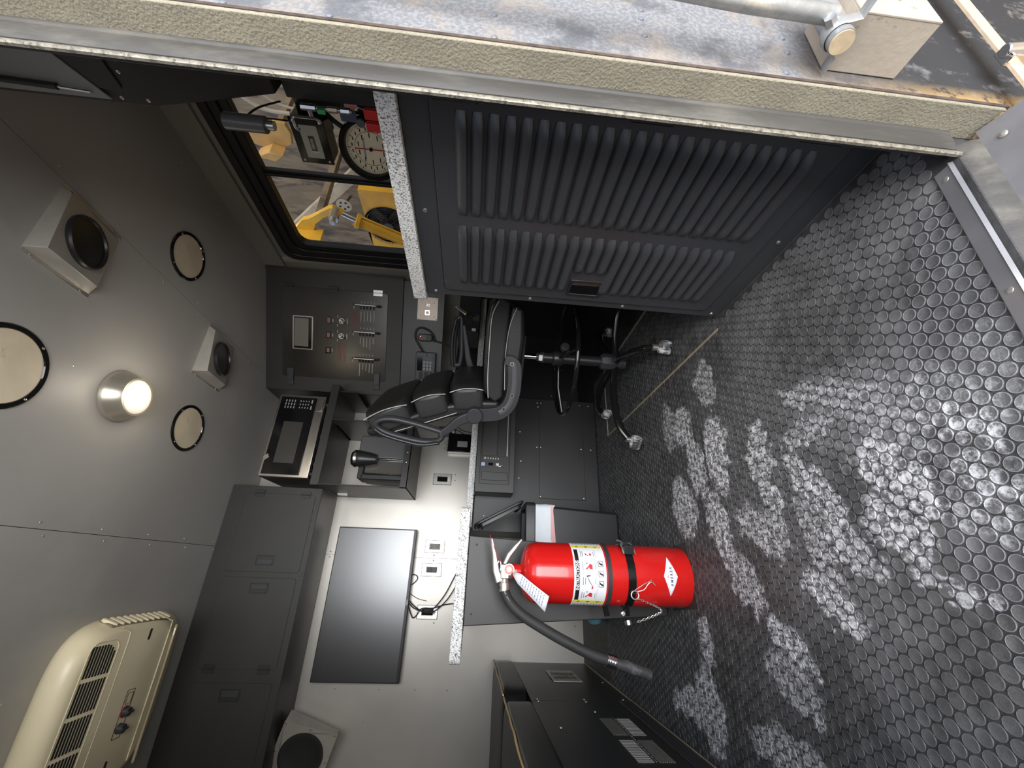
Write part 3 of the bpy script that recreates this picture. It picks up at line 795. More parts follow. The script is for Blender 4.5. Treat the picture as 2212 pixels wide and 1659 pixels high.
g = B(); g.tube([(p[0], p[1], p[2]) for p in spline([(0.286, 0.12, -0.085), (0.262, 0.172, -0.1115), (0.235, 0.184, -0.1135), (0.0, 0.182, -0.1140), (-0.22, 0.178, -0.1140)], 6)], 0.0018, 6); g.obj('crease', ivory, t)
for i in range(10):
    q = Matrix.Translation((0.281, -0.118 + i * 0.0335, -0.068)) @ Matrix.Rotation(R(25), 4, 'Y') @ Matrix.Rotation(R(28), 4, 'X')
    g = B(); g.puff((0, 0, 0), (0.0075, 0.0125, 0.028), 0.6, n=14, m=8); g2 = B(); g2.add(g.v, g.f, q); g2.obj('end_louvre', ivory, t)
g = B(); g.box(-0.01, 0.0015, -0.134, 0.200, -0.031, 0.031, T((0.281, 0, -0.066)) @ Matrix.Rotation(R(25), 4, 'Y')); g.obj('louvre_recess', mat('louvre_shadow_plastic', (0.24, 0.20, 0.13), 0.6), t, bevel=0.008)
for sx in (0.222, -0.205):
    g = B(); g.prism(rrect(-0.020, 0.020, -0.005, 0.005, 0.004), -0.1145, -0.110, 'z', Matrix.Translation((sx, 0.062, 0))); g.obj('catch_slot', dark, t)
cx, cy = -0.043, 0.066
g = B(); g.frame(rrect(cx - 0.078, cx + 0.078, cy - 0.021, cy + 0.021, 0.004), rrect(cx - 0.0765, cx + 0.0765, cy - 0.0195, cy + 0.0195, 0.003), -0.1145, -0.1115, 'z'); g.obj('control_outline', dark, t)
g = B(); g.frame(rrect(cx + 0.030, cx + 0.068, cy - 0.012, cy + 0.016, 0.003), rrect(cx + 0.0312, cx + 0.0668, cy - 0.0108, cy + 0.0148, 0.002), -0.1145, -0.1115, 'z'); g.obj('control_mark', dark, t)
for kx in (-0.046, 0.006):
    g = B(); g.cyl((cx + kx, cy, -0.112), (cx + kx, cy, -0.134), 0.0175, 0.0145, 20)
    g.box(cx + kx - 0.004, cx + kx + 0.004, cy - 0.0155, cy + 0.0155, -0.140, -0.132)
    g.obj('knob', gplastic, t, bevel=0.001)
g = B(); g.lathe([(0.0180, 0), (0.0200, 0), (0.0200, -0.002), (0.0180, -0.002)], 24, T((cx + 0.006, cy, -0.1135)), cap=False); g.obj('red_ring', redprint, t)
lens = B()
lens.prism(rrect(-0.25, 0.240, -0.030, 0.030, 0.018, 6), -0.004, 0.006, 'z', T((0, 0.252, -0.0985)) @ Matrix.Rotation(R(27), 4, 'X'))
lens.obj('diffuser', mat('amber_diffuser', (0.50, 0.41, 0.25), 0.12, coat=0.5), t, bevel=0.003)

# ================================================================== OVERHEAD CABINETS
t = thing('overhead_cabinet', 'long dark overhead cabinet with three doors under the ceiling', 'cabinet', (0, 2.576, 0))
B().box(-1.30, 0.416, 0.0, 0.290, 1.617, 2.1235).obj('body', black2, t, bevel=0.002)
def cab_door(x0, x1, z0, z1, hx, hz, hinges, parent, latch_top):
    d = B(); d.prism(rrect(x0, x1, z0, z1, 0.016), -0.0022, 0.001, 'y'); dd = d.obj('door', black2, parent, bevel=0.0006)
    q = B(); q.frame(rrect(x0 - 0.0016, x1 + 0.0016, z0 - 0.0016, z1 + 0.0016, 0.017), rrect(x0, x1, z0, z1, 0.016), -0.0006, 0.001, 'y'); q.obj('door_gap', dark, dd)
    for (ax, az) in hinges:
        h = B(); h.prism(rrect(ax - 0.019, ax - 0.002, az - 0.028, az + 0.028, 0.004), -0.006, -0.002, 'y')
        h.prism(rrect(ax + 0.002, ax + 0.019, az - 0.028, az + 0.028, 0.004), -0.006, 0.0, 'y')
        h.cyl((ax, -0.0055, az - 0.028), (ax, -0.0055, az + 0.028), 0.0032, n=10)
        h.obj('hinge', black, dd, bevel=0.0008)
    p = B(); p.frame(rrect(hx - 0.026, hx + 0.026, hz - 0.048, hz + 0.048, 0.004), rrect(hx - 0.021, hx + 0.021, hz - 0.043, hz + 0.043, 0.003), -0.005, 0.0, 'y')
    p.box(hx - 0.021, hx + 0.021, -0.0028, 0.0, hz - 0.043, hz + 0.043)
    s_ = 1 if latch_top else -1
    hh = p.obj('handle', black, dd, bevel=0.0008)
    p = B(); lo = hx - s_ * 0.021; p.box(min(lo, lo + s_ * 0.027), max(lo, lo + s_ * 0.027), -0.0058, -0.002, hz - 0.041, hz + 0.041); p.obj('paddle', gplastic, hh, bevel=0.0012)
    return dd
cab_door(-0.040, 0.374, 1.648, 2.036, 0.018, 1.842, ((0.374, 1.965), (0.374, 1.705)), t, True)
cab_door(-0.482, -0.069, 1.652, 2.036, -0.120, 1.835, ((-0.482, 1.975), (-0.482, 1.712)), t, False)
cab_door(-0.965, -0.540, 1.656, 2.036, -0.590, 1.843, ((-0.965, 1.975), (-0.965, 1.712)), t, False)
g = B()
for xx, zz in ((0.398, 2.09), (0.398, 1.87), (0.400, 1.650), (0.392, 1.630), (-0.055, 1.640), (-0.040, 1.624), (-0.075, 1.626), (-0.51, 1.64), (-0.055, 2.08)): screw(g, xx, 0, zz, 0.0045, 'y', 0.001)
g.obj('screws', black, t)

# ================================================================== TELEVISION
t = thing('television', 'flat black wall television with a glossy screen reflecting the wall', 'television', (-0.177, 2.80, 1.305))
B().box(-0.404, 0.404, 0.004, 0.030, -0.240, 0.240).obj('bezel', plastic, t, bevel=0.003)
B().box(-0.397, 0.397, 0.0025, 0.0045, -0.222, 0.234).obj('screen', tvscreen, t, smooth=0)
B().box(-0.30, 0.30, 0.030, 0.052, -0.205, 0.12).obj('rear_housing', gplastic, t, bevel=0.01)
B().box(-0.1, 0.1, 0.052, 0.069, -0.08, 0.1).obj('wall_mount', dark, t)
textmesh('VIZIO', 0.0125, white, t, T((-0.005, 0.0035, -0.2315)), bold=0.0003)
g = B()
for i in range(70): g.box(0.28 - i * 0.0095, 0.284 - i * 0.0095, 0.012, 0.022, -0.2412, -0.2398)
g.obj('speaker_slots', dark, t)
cb = B()
cb.tube(spline([(-0.03, 2.84, 1.08), (-0.035, 2.845, 1.045), (-0.055, 2.85, 1.035), (-0.08, 2.85, 1.055), (-0.10, 2.845, 1.085)], 6), 0.0028, 8)
tag(cb.obj('television_cable', rubber), 'short black cable loop under the right half of the television', 'cable')
for k, pts in enumerate(([(-0.17, 2.84, 1.07), (-0.20, 2.85, 1.04), (-0.225, 2.84, 0.99), (-0.22, 2.835, 0.93), (-0.14, 2.835, 0.86), (-0.02, 2.84, 0.80), (0.02, 2.84, 0.765)],
                         [(-0.185, 2.84, 1.07), (-0.215, 2.85, 1.035), (-0.232, 2.84, 0.97), (-0.225, 2.83, 0.91), (-0.16, 2.83, 0.84), (-0.08, 2.835, 0.79), (-0.06, 2.84, 0.765)],
                         [(-0.19, 2.84, 1.075), (-0.245, 2.85, 1.05), (-0.265, 2.85, 1.035), (-0.25, 2.845, 1.015), (-0.215, 2.84, 0.99), (-0.21, 2.83, 0.92), (-0.19, 2.84, 0.85), (-0.18, 2.84, 0.765)])):
    c_ = B(); c_.tube(spline(pts, 6), 0.0032, 8)
    tag(c_.obj('television_cable', rubber), ['longest black cable running from the television down right to the worktop', 'middle black cable curving from the television to the worktop', 'black cable with a small loop dropping straight to the worktop'][k], 'cable')
gc = B(); gc.tube(spline([(-0.12, 2.845, 1.09), (-0.16, 2.86, 1.03), (-0.175, 2.862, 0.965)], 5), 0.0018, 6)
tag(gc.obj('thin_grey_wire', gplastic), 'thin grey wire from the television to the outlet plate below', 'wire')

# ================================================================== OUTLET PLATES
def plate(label, x, z, kind, w=0.072, h=0.120, m=None):
    t = thing('outlet_plate', label, 'outlet', (x, WY, z))
    g = B(); g.frame(rrect(-w / 2, w / 2, -h / 2, h / 2, 0.002), rrect(-0.0175, 0.0175, -0.034, 0.034, 0.002), -0.006, -0.0002, 'y'); g.obj('plate', m or alu2, t, bevel=0.001)
    g = B(); g.frame(rrect(-w / 2 - 0.002, w / 2 + 0.002, -h / 2 - 0.002, h / 2 + 0.002, 0.002), rrect(-w / 2, w / 2, -h / 2, h / 2, 0.002), -0.003, -0.0002, 'y'); g.obj('gasket', dark, t)
    g = B(); screw(g, 0, -0.006, 0.048, 0.0035, 'y', 0.0015); screw(g, 0, -0.006, -0.048, 0.0035, 'y', 0.0015); g.obj('screws', zinc, t)
    if kind == 'socket':
        B().box(-0.017, 0.017, -0.008, -0.001, -0.033, 0.033).obj('socket_face', mat('grey_socket', (0.33, 0.31, 0.27), 0.5), t, bevel=0.001)
        g = B()
        for s_ in (1, -1):
            for dx in (-0.006, 0.006): g.box(dx - 0.0012, dx + 0.0012, -0.0085, -0.0075, s_ * 0.021 - 0.004, s_ * 0.021 + 0.004)
            g.cyl((0, -0.0075, s_ * 0.011), (0, -0.0086, s_ * 0.011), 0.0025, n=10)
        g.obj('slots', dark, t)
    elif kind == 'switch':
        B().box(-0.016, 0.016, -0.009, -0.001, -0.032, 0.0).obj('rocker', mat('grey_rocker', (0.12, 0.12, 0.11), 0.5), t, bevel=0.001)
        B().box(-0.016, 0.016, -0.007, -0.001, 0.0, 0.032).obj('rocker', gplastic, t, bevel=0.001)
    else:
        B().box(-0.016, 0.016, -0.008, -0.001, -0.033, 0.033).obj('insert', gloss, t, bevel=0.001)
        B().box(-0.010, 0.012, -0.009, -0.008, -0.046, -0.036).obj('sticker', white, t)
    return t
plate('aluminium plate with a double power socket right of the wall seam', 0.134, 0.950, 'socket')
plate('aluminium plate with a rocker switch left of the wall seam', -0.001, 0.955, 'switch')
plate('plate with the television cables plugged in front of it', -0.235, 0.955, 'insert', m=steel)
plate('plate with a black insert below the coffee shelf', 0.564, 0.945, 'insert', m=steel)
plate('plate with a black insert partly behind the chair arm', 0.905, 0.945, 'insert', m=steel)
for z, x in ((0.944, 0.0),): pass
g = B(); g.box(-0.02, 0.02, -0.03, 0, -0.012, 0.012); g.obj
t = thing('cable_plug', 'black plug and ties bunched at the cable outlet', 'plug', (-0.226, 2.858, 0.95))
g = B(); g.box(-0.014, 0.014, -0.018, 0.003, -0.030, 0.026); g.obj('plug_body', rubber, t, bevel=0.004)

# ================================================================== COFFEE SHELF, MICROWAVE
t = thing('coffee_shelf', 'black sheet metal wall shelf with an open cubby and a top ledge', 'shelf', (0.416, 2.43, 1.11))
th = 0.006
B().box(0, 0.390, 0.0, 0.438, 0.0, th).obj('bottom', black, t, bevel=0.001)
B().box(0, 0.390, 0.0, 0.004, 0, 0.040).obj('front_lip', black, t, bevel=0.001)
B().box(0, th, 0.0, 0.438, 0.0, 0.50).obj('side_panel', black, t, bevel=0.001)
B().box(0.384, 0.390, 0.0, 0.438, 0.0, 0.50).obj('side_panel', black, t, bevel=0.001)
B().box(0.0, 0.625, 0.03, 0.438, 0.50, 0.505).obj('top_shelf', black, t)
B().box(0.0, 0.625, 0.028, 0.034, 0.50, 0.548).obj('shelf_lip', black2, t, bevel=0.004)
B().box(0.59, 0.597, 0.06, 0.438, 0.40, 0.50).obj('gusset', black, t)
B().box(0.384, 0.408, 0.10, 0.438, 0.487, 0.50).obj('flange', black, t)
g = B()
for p in ((0.10, 0.438, 0.10),): pass
screw(g, 0.15, 0.0, 0.02, 0.004, 'y'); screw(g, 0.21, 0.0, 0.02, 0.004, 'y'); g.obj('screws', zinc, t)
g = B(); g.box(-0.012, 0.0, 0.28, 0.30, 0.40, 0.46); g.cyl((-0.008, 0.29, 0.40), (-0.022, 0.29, 0.385), 0.003, n=8); g.obj('hook', zinc, t)

t = thing('microwave_oven', 'stainless microwave oven with dark glass door on the upper ledge', 'microwave', (0.452, 2.465, 1.665))
B().box(0.0, 0.505, 0.022, 0.385, 0.012, 0.288).obj('case', black, t, bevel=0.004)
B().box(0.0, 0.505, 0.0, 0.022, 0.012, 0.288).obj('fascia', steel, t, bevel=0.003)
B().box(0.014, 0.490, -0.004, 0.001, 0.064, 0.274).obj('door_glass', screenm, t, bevel=0.002)
B().box(0.080, 0.330, -0.0052, -0.003, 0.110, 0.222).obj('window_mesh', mat('oven_window', (0.045, 0.042, 0.038), 0.35), t)
B().box(0.404, 0.486, -0.006, -0.001, 0.020, 0.060).obj('open_button', steel, t, bevel=0.002)
g = B()
for r_ in range(4):
    for c_ in range(3):
        g.box(0.415 + c_ * 0.021, 0.429 + c_ * 0.021, -0.0052, -0.0035, 0.186 + r_ * 0.017, 0.192 + r_ * 0.017)
for r_ in range(4):
    for c_ in range(3):
        g.box(0.418 + c_ * 0.021, 0.427 + c_ * 0.021, -0.0052, -0.0035, 0.104 + r_ * 0.016, 0.110 + r_ * 0.016)
for c_ in range(2): g.box(0.412 + c_ * 0.04, 0.436 + c_ * 0.04, -0.0052, -0.0035, 0.084, 0.092)
g.obj('keypad_print', mat('keypad_grey', (0.30, 0.30, 0.29), 0.5), t)
for x in (0.03, 0.46): 
    g = B(); g.cyl((x, 0.03, 0), (x, 0.03, 0.013), 0.012, n=12); g.obj('foot', rubber, t)
B().prism([(0.088, 0.275), (0.112, 0.284), (0.130, 0.262), (0.110, 0.250)], -0.007, -0.004, 'y').obj('sticker', mat('sticker_grey', (0.24, 0.23, 0.20), 0.6), t)
t = thing('ratchet_strap', 'shiny bunched strap on the ledge below the microwave', 'strap', (0.46, 2.49, 1.655))
g = B(); pts = [(x, 0.0 + 0.006 * math.sin(x * 40), 0.006 + 0.003 * math.sin(x * 70)) for x in [0.02 + 0.012 * i for i in range(39)]]
g.tube(pts, 0.0052, 6, flat=(1, 0.5)); 
for x in (0.08, 0.25, 0.36, 0.43): g.puff((x, -0.004, 0.008), (0.013, 0.006, 0.006), 0.7, n=10, m=6)
g.obj('foil', chrome, t)
# fold-over handle bits
t = thing('coffee_maker', 'black pod coffee maker with silver lid ring inside the cubby', 'coffee maker', (0.615, 2.63, 1.117))
g = B(); g.prism(rrect(-0.002, 0.140, 0.0, 0.335, 0.020), -0.06, 0.13, 'y'); g.obj('body', mat('satin_grey_plastic', (0.11, 0.11, 0.11), 0.32, bump=0.04, bscale=300), t, bevel=0.010, seg=3)
g = B(); g.prism(rrect(-0.132, -0.100, 0.015, 0.30, 0.012), -0.06, 0.10, 'y'); g.prism(rrect(-0.132, 0.01, 0.285, 0.318, 0.012), -0.06, 0.06, 'y'); g.obj('water_tank_frame', plastic, t, bevel=0.005)
g = B(); g.prism(rrect(-0.100, -0.006, 0.015, 0.285, 0.006), -0.04, 0.09, 'y'); g.obj('water_tank', mat('smoked_tank', (0.12, 0.11, 0.10), 0.08, coat=0.6), t, bevel=0.004)
g = B(); g.box(-0.006, 0.0, -0.066, -0.05, 0.02, 0.29); g.box(-0.100, -0.094, -0.066, -0.05, 0.02, 0.29); g.obj('chrome_trim', chrome, t, bevel=0.001)
Mh = T((-0.015, -0.085, 0.252))
g = B(); g.lathe([(0.030, -0.04), (0.040, 0.0), (0.047, 0.045), (0.050, 0.062), (0.048, 0.070)], 32, Mh); g.obj('brew_head', plastic, t)
g = B(); g.lathe([(0.048, 0.068), (0.052, 0.074), (0.052, 0.088), (0.047, 0.094)], 32, Mh); g.obj('silver_ring', steel, t)
g = B(); g.lathe([(0.047, 0.092), (0.040, 0.104), (0.0, 0.110)], 32, Mh); g.obj('lid', gloss, t)
g = B(); g.puff((0.02, -0.085, 0.008), (0.075, 0.045, 0.012), 0.4, n=24, m=8); g.obj('drip_tray', plastic, t)

# ================================================================== CONTROL CABINET (angled across the corner)
RZ = R(-32.05)
t = thing('control_cabinet', 'tall charcoal corner cabinet with a glossy switch panel door', 'cabinet', (1.045, 2.60, 0), RZ)
g = B()
inv = (T((1.045, 2.60, 0)) @ Matrix.Rotation(RZ, 4, 'Z')).inverted()
pl = [inv @ Vector((x, y, 0)) for x, y in ((1.045, 2.60), (1.685, 2.199), (1.699, 2.178), (1.699, 2.865), (1.048, 2.865))]
g.prism([(p.x, p.y) for p in pl], 1.2655, 2.1235, 'z'); g.obj('upper_body', black2, t, bevel=0.0015)
pl2 = [inv @ Vector((x, y, 0)) for x, y in ((1.060, 2.592), (1.685, 2.200), (1.699, 2.179), (1.699, 2.50))]
g = B(); g.box(0.0, 0.76, 0.0, 0.02, 1.000, 1.2625); g.obj('lower_panel', black2, t, bevel=0.001)
g = B(); g.box(0.0, 0.76, 0.02, 0.24, 1.2560, 1.2655); g.obj('shelf_plate', black, t)
doorp = mat('satin_anodised_panel', (0.055, 0.051, 0.045), 0.27, metal=0.7, var=0.15, vscale=4)
g = B(); g.prism(rrect(0.093, 0.667, 1.362, 2.019, 0.016), -0.004, 0.001, 'y'); dr = g.obj('door', doorp, t, bevel=0.0008)
g = B(); g.frame(rrect(0.0915, 0.6685, 1.3605, 2.0205, 0.017), rrect(0.093, 0.667, 1.362, 2.019, 0.016), -0.0012, 0.001, 'y'); g.obj('door_gap', dark, dr)
for hz, hm in ((1.985, black), (1.705, black), (1.425, alu2)):
    g = B(); g.prism(rrect(0.647, 0.664, hz - 0.030, hz + 0.030, 0.004), -0.009, -0.004, 'y'); g.prism(rrect(0.668, 0.685, hz - 0.030, hz + 0.030, 0.004), -0.009, 0.0, 'y'); g.cyl((0.666, -0.008, hz - 0.03), (0.666, -0.008, hz + 0.03), 0.0035, n=10)
    g.obj('hinge', hm, dr, bevel=0.0008)
for (x0, x1, z0, z1) in ((0.048, 0.148, 1.945, 1.985), (0.048, 0.148, 1.396, 1.434)):
    g = B(); g.box(x0 + 0.02, x1, -0.016, -0.003, z0, z1); g.box(x0 - 0.012, x0 + 0.025, -0.011, 0.0, z0, z1); g.obj('latch', gplastic, dr, bevel=0.003)
g = B(); g.frame(rrect(0.270, 0.486, 1.828, 1.955, 0.006), rrect(0.278, 0.478, 1.836, 1.947, 0.003), -0.009, -0.003, 'y'); dp = g.obj('display', steel, dr, bevel=0.001)
B().box(0.278, 0.478, -0.0065, -0.0042, 1.836, 1.947).obj('display_surround', gloss, dp)
B().box(0.290, 0.470, -0.0075, -0.006, 1.856, 1.944).obj('display_glass', mat('lcd_glass', (0.20, 0.185, 0.16), 0.10), dp)
for x0, x1 in ((0.447, 0.493), (0.354, 0.397), (0.256, 0.297)):
    g = B(); g.frame(rrect(x0, x1, 1.714, 1.747, 0.002), rrect(x0 + 0.007, x1 - 0.007, 1.721, 1.740, 0.001), -0.009, -0.003, 'y'); sw = g.obj('rocker_switch', gloss, dr, bevel=0.001)
    B().box(x0 + 0.007, x1 - 0.007, -0.008, -0.004, 1.721, 1.740).obj('rocker', mat('dull_pink_rocker', (0.26, 0.12, 0.09), 0.4), sw, bevel=0.001)
for kx, ang in ((0.471, 40), (0.374, -40)):
    g = B(); g.lathe([(0.017, 0), (0.017, 0.006), (0.012, 0.009), (0.011, 0.016), (0.0, 0.017)], 24, T((kx, -0.004, 1.648)) @ Matrix.Rotation(R(90), 4, 'X')); kn = g.obj('selector_knob', plastic, dr)
    g = B(); g.lathe([(0.0135, 0.0065), (0.0172, 0.0065), (0.0172, 0.008), (0.0135, 0.008)], 24, T((kx, -0.004, 1.648)) @ Matrix.Rotation(R(90), 4, 'X')); g.obj('silver_ring', alu2, kn)
    g = B(); g.box(-0.0035, 0.0035, -0.024, -0.018, -0.012, 0.012, T((kx, 0, 1.648)) @ Matrix.Rotation(R(ang), 4, 'Y')); g.obj('pointer', white, kn)
    g = B(); g.tube([(kx - 0.004, -0.012, 1.64), (kx - 0.012, -0.015, 1.63), (kx - 0.018, -0.012, 1.62)], 0.0022, 6); g.obj('tether', dark, kn)
rnd = random.Random(3)
pr = B()
for (lx, t0, txts, above) in ((0.581, 0.541, (0.065, 0.065, 0.058, 0.062, 0.062), 0.606), (0.409, 0.369, (0.036, 0.055, 0.056, 0.068, 0.034), 0.44), (0.237, 0.203, (0.082, 0.038, 0.045, 0.058, 0.06), 0.268)):
    g = B(); g.tube([(lx, -0.034, 1.563), (lx, -0.034, 1.428)], 0.0052, 10); g.tube([(lx, -0.034, 1.556), (lx, -0.004, 1.556)], 0.004, 8); br = g.obj('breaker_bar', steel, dr)
    g = B(); g.puff((lx, -0.034, 1.413), (0.0085, 0.0085, 0.010), 0.9, n=14, m=8); g.tube([(lx, -0.034, 1.43), (lx, -0.034, 1.41)], 0.0058, 10); g.obj('bar_knob', gloss, br)
    g = B(); g.puff((lx, -0.034, 1.565), (0.006, 0.006, 0.006), 0.9, n=12, m=7); g.obj('bar_end', gloss, br)
    for i in range(5):
        zz = 1.529 - i * 0.0207
        g = B(); g.box(lx - 0.024, lx - 0.008, -0.014, -0.003, zz - 0.0055, zz + 0.0055); g.box(lx - 0.020, lx - 0.012, -0.022, -0.012, zz - 0.004, zz + 0.004); g.obj('breaker', gloss, dr, bevel=0.001)
        pr.box(t0 - txts[i], t0, -0.0048, -0.0042, zz - 0.0016, zz + 0.0016)
        pr.box(t0 + 0.003, t0 + 0.006, -0.0048, -0.0042, zz - 0.002, zz + 0.002)
        pr.box(above - 0.012, above, -0.0048, -0.0042, zz - 0.0016, zz + 0.0016)
    pr.box(lx - 0.024, lx - 0.004, -0.0048, -0.0042, 1.573, 1.577)
for kx in (0.471, 0.374):
    pr.box(kx + 0.020, kx + 0.036, -0.0048, -0.0042, 1.673, 1.677); pr.box(kx - 0.038, kx - 0.022, -0.0048, -0.0042, 1.673, 1.677)
    pr.box(kx - 0.018, kx + 0.016, -0.0048, -0.0042, 1.613, 1.618)
for kx in (0.470, 0.376, 0.277): pr.box(kx - 0.010, kx + 0.010, -0.0048, -0.0042, 1.703, 1.708)
pr.obj('legends', mat('legend_print', (0.45, 0.43, 0.38), 0.5), dr)
for (a, b_, c_, d_) in ((0.429, 0.540, 1.549, 1.586), (0.210, 0.323, 1.622, 1.668)):
    g = B(); g.frame(rrect(a, b_, c_, d_, 0.004), rrect(a + 0.002, b_ - 0.002, c_ + 0.002, d_ - 0.002, 0.003), -0.0049, -0.004, 'y')
    nl = 5
    for i in range(nl): 
        zz = d_ - 0.007 - i * (d_ - c_ - 0.012) / (nl - 1)
        x = a + 0.006 + 0.004 * (i % 2)
        while x < b_ - 0.010:
            wd = rnd.uniform(0.004, 0.012); g.box(x, min(x + wd, b_ - 0.006), -0.0049, -0.0042, zz - 0.0014, zz + 0.0014); x += wd + 0.0022
    g.obj('warning_label', mutedred, dr)
g = B()
for u, z in ((0.73, 1.272), (0.374, 1.336), (0.373, 1.273), (0.372, 1.227), (0.70, 1.552), (0.71, 1.87), (0.05, 1.60), (0.05, 1.85)): screw(g, u, 0, z, 0.004, 'y', 0.0012)
g.obj('screws', black, t)
def mp(u, v, z): return t.matrix_world @ Vector((u, v, z))
PM = T((1.045, 2.60, 0)) @ Matrix.Rotation(RZ, 4, 'Z')
def on_panel(name, label, cat, u, z, v=-0.0005):
    p = PM @ Vector((u, v, z))
    return thing(name, label, cat, p, RZ)

t = on_panel('socket_plate', 'small brownish metal plate with a square white socket on the lower panel', 'plate', 0.592, 1.106)
B().box(-0.073, 0.075, -0.003, 0, -0.066, 0.066).obj('plate', mat('bronze_plate', (0.20, 0.165, 0.135), 0.35, metal=0.8, var=0.2, vscale=20), t, bevel=0.001)
g = B(); g.frame(rrect(-0.042, -0.008, -0.017, 0.017, 0.005), rrect(-0.033, -0.017, -0.008, 0.008, 0.002), -0.008, -0.002, 'y'); g.obj('socket', alu2, t, bevel=0.001)
g = B()
for x, z in ((-0.066, 0.058), (0.066, 0.058), (-0.066, -0.058), (0.066, -0.058), (0.04, -0.04), (-0.045, 0.045), (-0.05, -0.045)): screw(g, x, -0.003, z, 0.0035, 'y')
for x in (0.018, 0.028): 
    for z in (0.004, -0.008): g.box(x - 0.001, x + 0.004, -0.004, -0.002, z - 0.003, z + 0.003)
g.obj('screws', zinc, t)
t = on_panel('radio_microphone', 'black hand microphone clipped beside the two way radio', 'microphone', 0.405, 1.108)
g = B(); g.prism(rrect(-0.024, 0.024, -0.046, 0.046, 0.018, 6), -0.036, -0.010, 'y'); g.obj('body', gplastic, t, bevel=0.007, seg=3)
g = B()
for i in range(7): g.box(-0.018, 0.018, -0.0372, -0.0355, -0.010 - i * 0.005, -0.0078 - i * 0.005)
g.obj('grille', dark, t)
g = B(); g.cyl((0.006, -0.036, 0.030), (0.006, -0.038, 0.030), 0.003, n=10); g.obj('red_light', mat('red_led', (1, 0.2, 0.1), 0.4, emit=2), t)
g = B(); g.box(-0.008, 0.008, -0.012, 0, -0.02, 0.02); g.obj('clip', gplastic, t)
def coil(name, label, pts, r, wr, turns):
    c_ = spline(pts, 14); m = len(c_)
    # arc length
    L_ = [0]
    for i in range(1, m): L_.append(L_[-1] + (c_[i] - c_[i - 1]).length)
    out = []; N = turns * 9
    for k in range(N + 1):
        s_ = L_[-1] * k / N
        j = next((i for i in range(1, m) if L_[i] >= s_), m - 1)
        f = (s_ - L_[j - 1]) / max(1e-9, L_[j] - L_[j - 1])
        p = c_[j - 1].lerp(c_[j], f); tt = (c_[j] - c_[j - 1]).normalized()
        a = tt.orthogonal().normalized(); b_ = tt.cross(a)
        a = (Vector((0.53, 0.85, 0)) - tt * tt.dot(Vector((0.53, 0.85, 0)))).normalized(); b_ = tt.cross(a)
        g_ = 2 * PI * k / 9
        out.append(p + (a * math.cos(g_) + b_ * math.sin(g_)) * r)
    q = B(); q.tube(out, wr, 5)
    return tag(q.obj(name, rubber), label, 'cord')
ph = lambda u, z, v=-0.025: PM @ Vector((u, v, z))
coil('coiled_cord', 'black coiled cord looping from the microphone to the radio', [ph(0.400, 1.062), ph(0.385, 1.045), ph(0.44, 1.07), ph(0.468, 1.13), ph(0.452, 1.168), ph(0.40, 1.172), ph(0.345, 1.142), ph(0.30, 1.110), ph(0.25, 1.078), ph(0.20, 1.056)], 0.0065, 0.0018, 62)
coil('coiled_cord', 'black coiled cord hanging from the microphone down behind the chair arm', [ph(0.392, 1.055), ph(0.385, 1.03), ph(0.375, 0.99), ph(0.360, 0.94, -0.05), ph(0.35, 0.90, -0.06)], 0.006, 0.0018, 18)
t = on_panel('two_way_radio', 'black two way radio with a grey keypad on the lower panel', 'radio', 0.219, 1.097)
g = B(); g.prism(rrect(-0.092, 0.092, -0.064, 0.064, 0.008), -0.045, 0, 'y'); g.obj('case', gplastic, t, bevel=0.004)
B().box(-0.030, 0.083, -0.0465, -0.044, 0.020, 0.054).obj('display', gloss, t)
g = B()
for r_ in range(3):
    for c_ in range(3): g.prism(rrect(-0.026 + c_ * 0.022, -0.009 + c_ * 0.022, 0.000 - r_ * 0.020, 0.014 - r_ * 0.020, 0.002), -0.048, -0.0445, 'y')
g.obj('keypad', mat('grey_keys', (0.22, 0.22, 0.22), 0.5), t, bevel=0.001)
for x, z in ((0.072, -0.044), (0.050, -0.044), (0.074, 0.0)): 
    g = B(); g.cyl((x, -0.044, z), (x, -0.056, z), 0.010, 0.008, 16); g.obj('knob', plastic, t)
g = B()
for i in range(3): g.box(-0.084, -0.036, -0.0465, -0.044, -0.052 + i * 0.034, -0.030 + i * 0.034)
g.obj('speaker_slots', dark, t)

# things in the dark corner below the control cabinet
t = thing('monitor_stand_box', 'black equipment box on the far worktop behind the louvred cabinet', 'box', (1.50, 2.33, 0.762))
B().box(-0.14, 0.2, -0.10, 0.10, 0.0, 0.135).obj('case', black, t, bevel=0.004)
B().box(-0.13, -0.11, -0.103, -0.099, 0.02, 0.045).obj('label_sticker', white, t)
t = thing('joystick_lever', 'chrome and brass control lever standing near the far counter end', 'lever', (1.405, 2.14, 0.762))
g = B(); g.cyl((0, 0, 0.0), (0.0, 0, 0.04), 0.03, 0.012, 16); g.obj('boot', rubber, t)
g = B(); g.tube([(0, 0, 0.035), (0.03, 0, 0.085), (0.07, 0, 0.13)], 0.006, 10); g.obj('shaft', gloss, t)
g = B(); g.cyl((0.026, 0, 0.080), (0.034, 0, 0.092), 0.014, n=16); g.obj('collar', mat('brass', (0.75, 0.62, 0.30), 0.25, metal=1), t)
g = B(); g.cyl((0.034, 0, 0.092), (0.075, 0, 0.15), 0.012, 0.010, 14); g.obj('grip', chrome, t)
t = thing('corner_backing', 'black sheet backing behind and under the far worktop corner', 'panel', (1.0, 2.42, 0))
B().box(0.0, 0.012, 0.0, 0.44, 0.0, 0.718).obj('side_panel', black, t)
B().box(0.012, 0.715, 0.36, 0.372, 0.0, 0.718).obj('back_panel', black, t)
B().box(0.12, 0.70, 0.43, 0.445, 0.762, 0.93).obj('upper_panel', black, t)
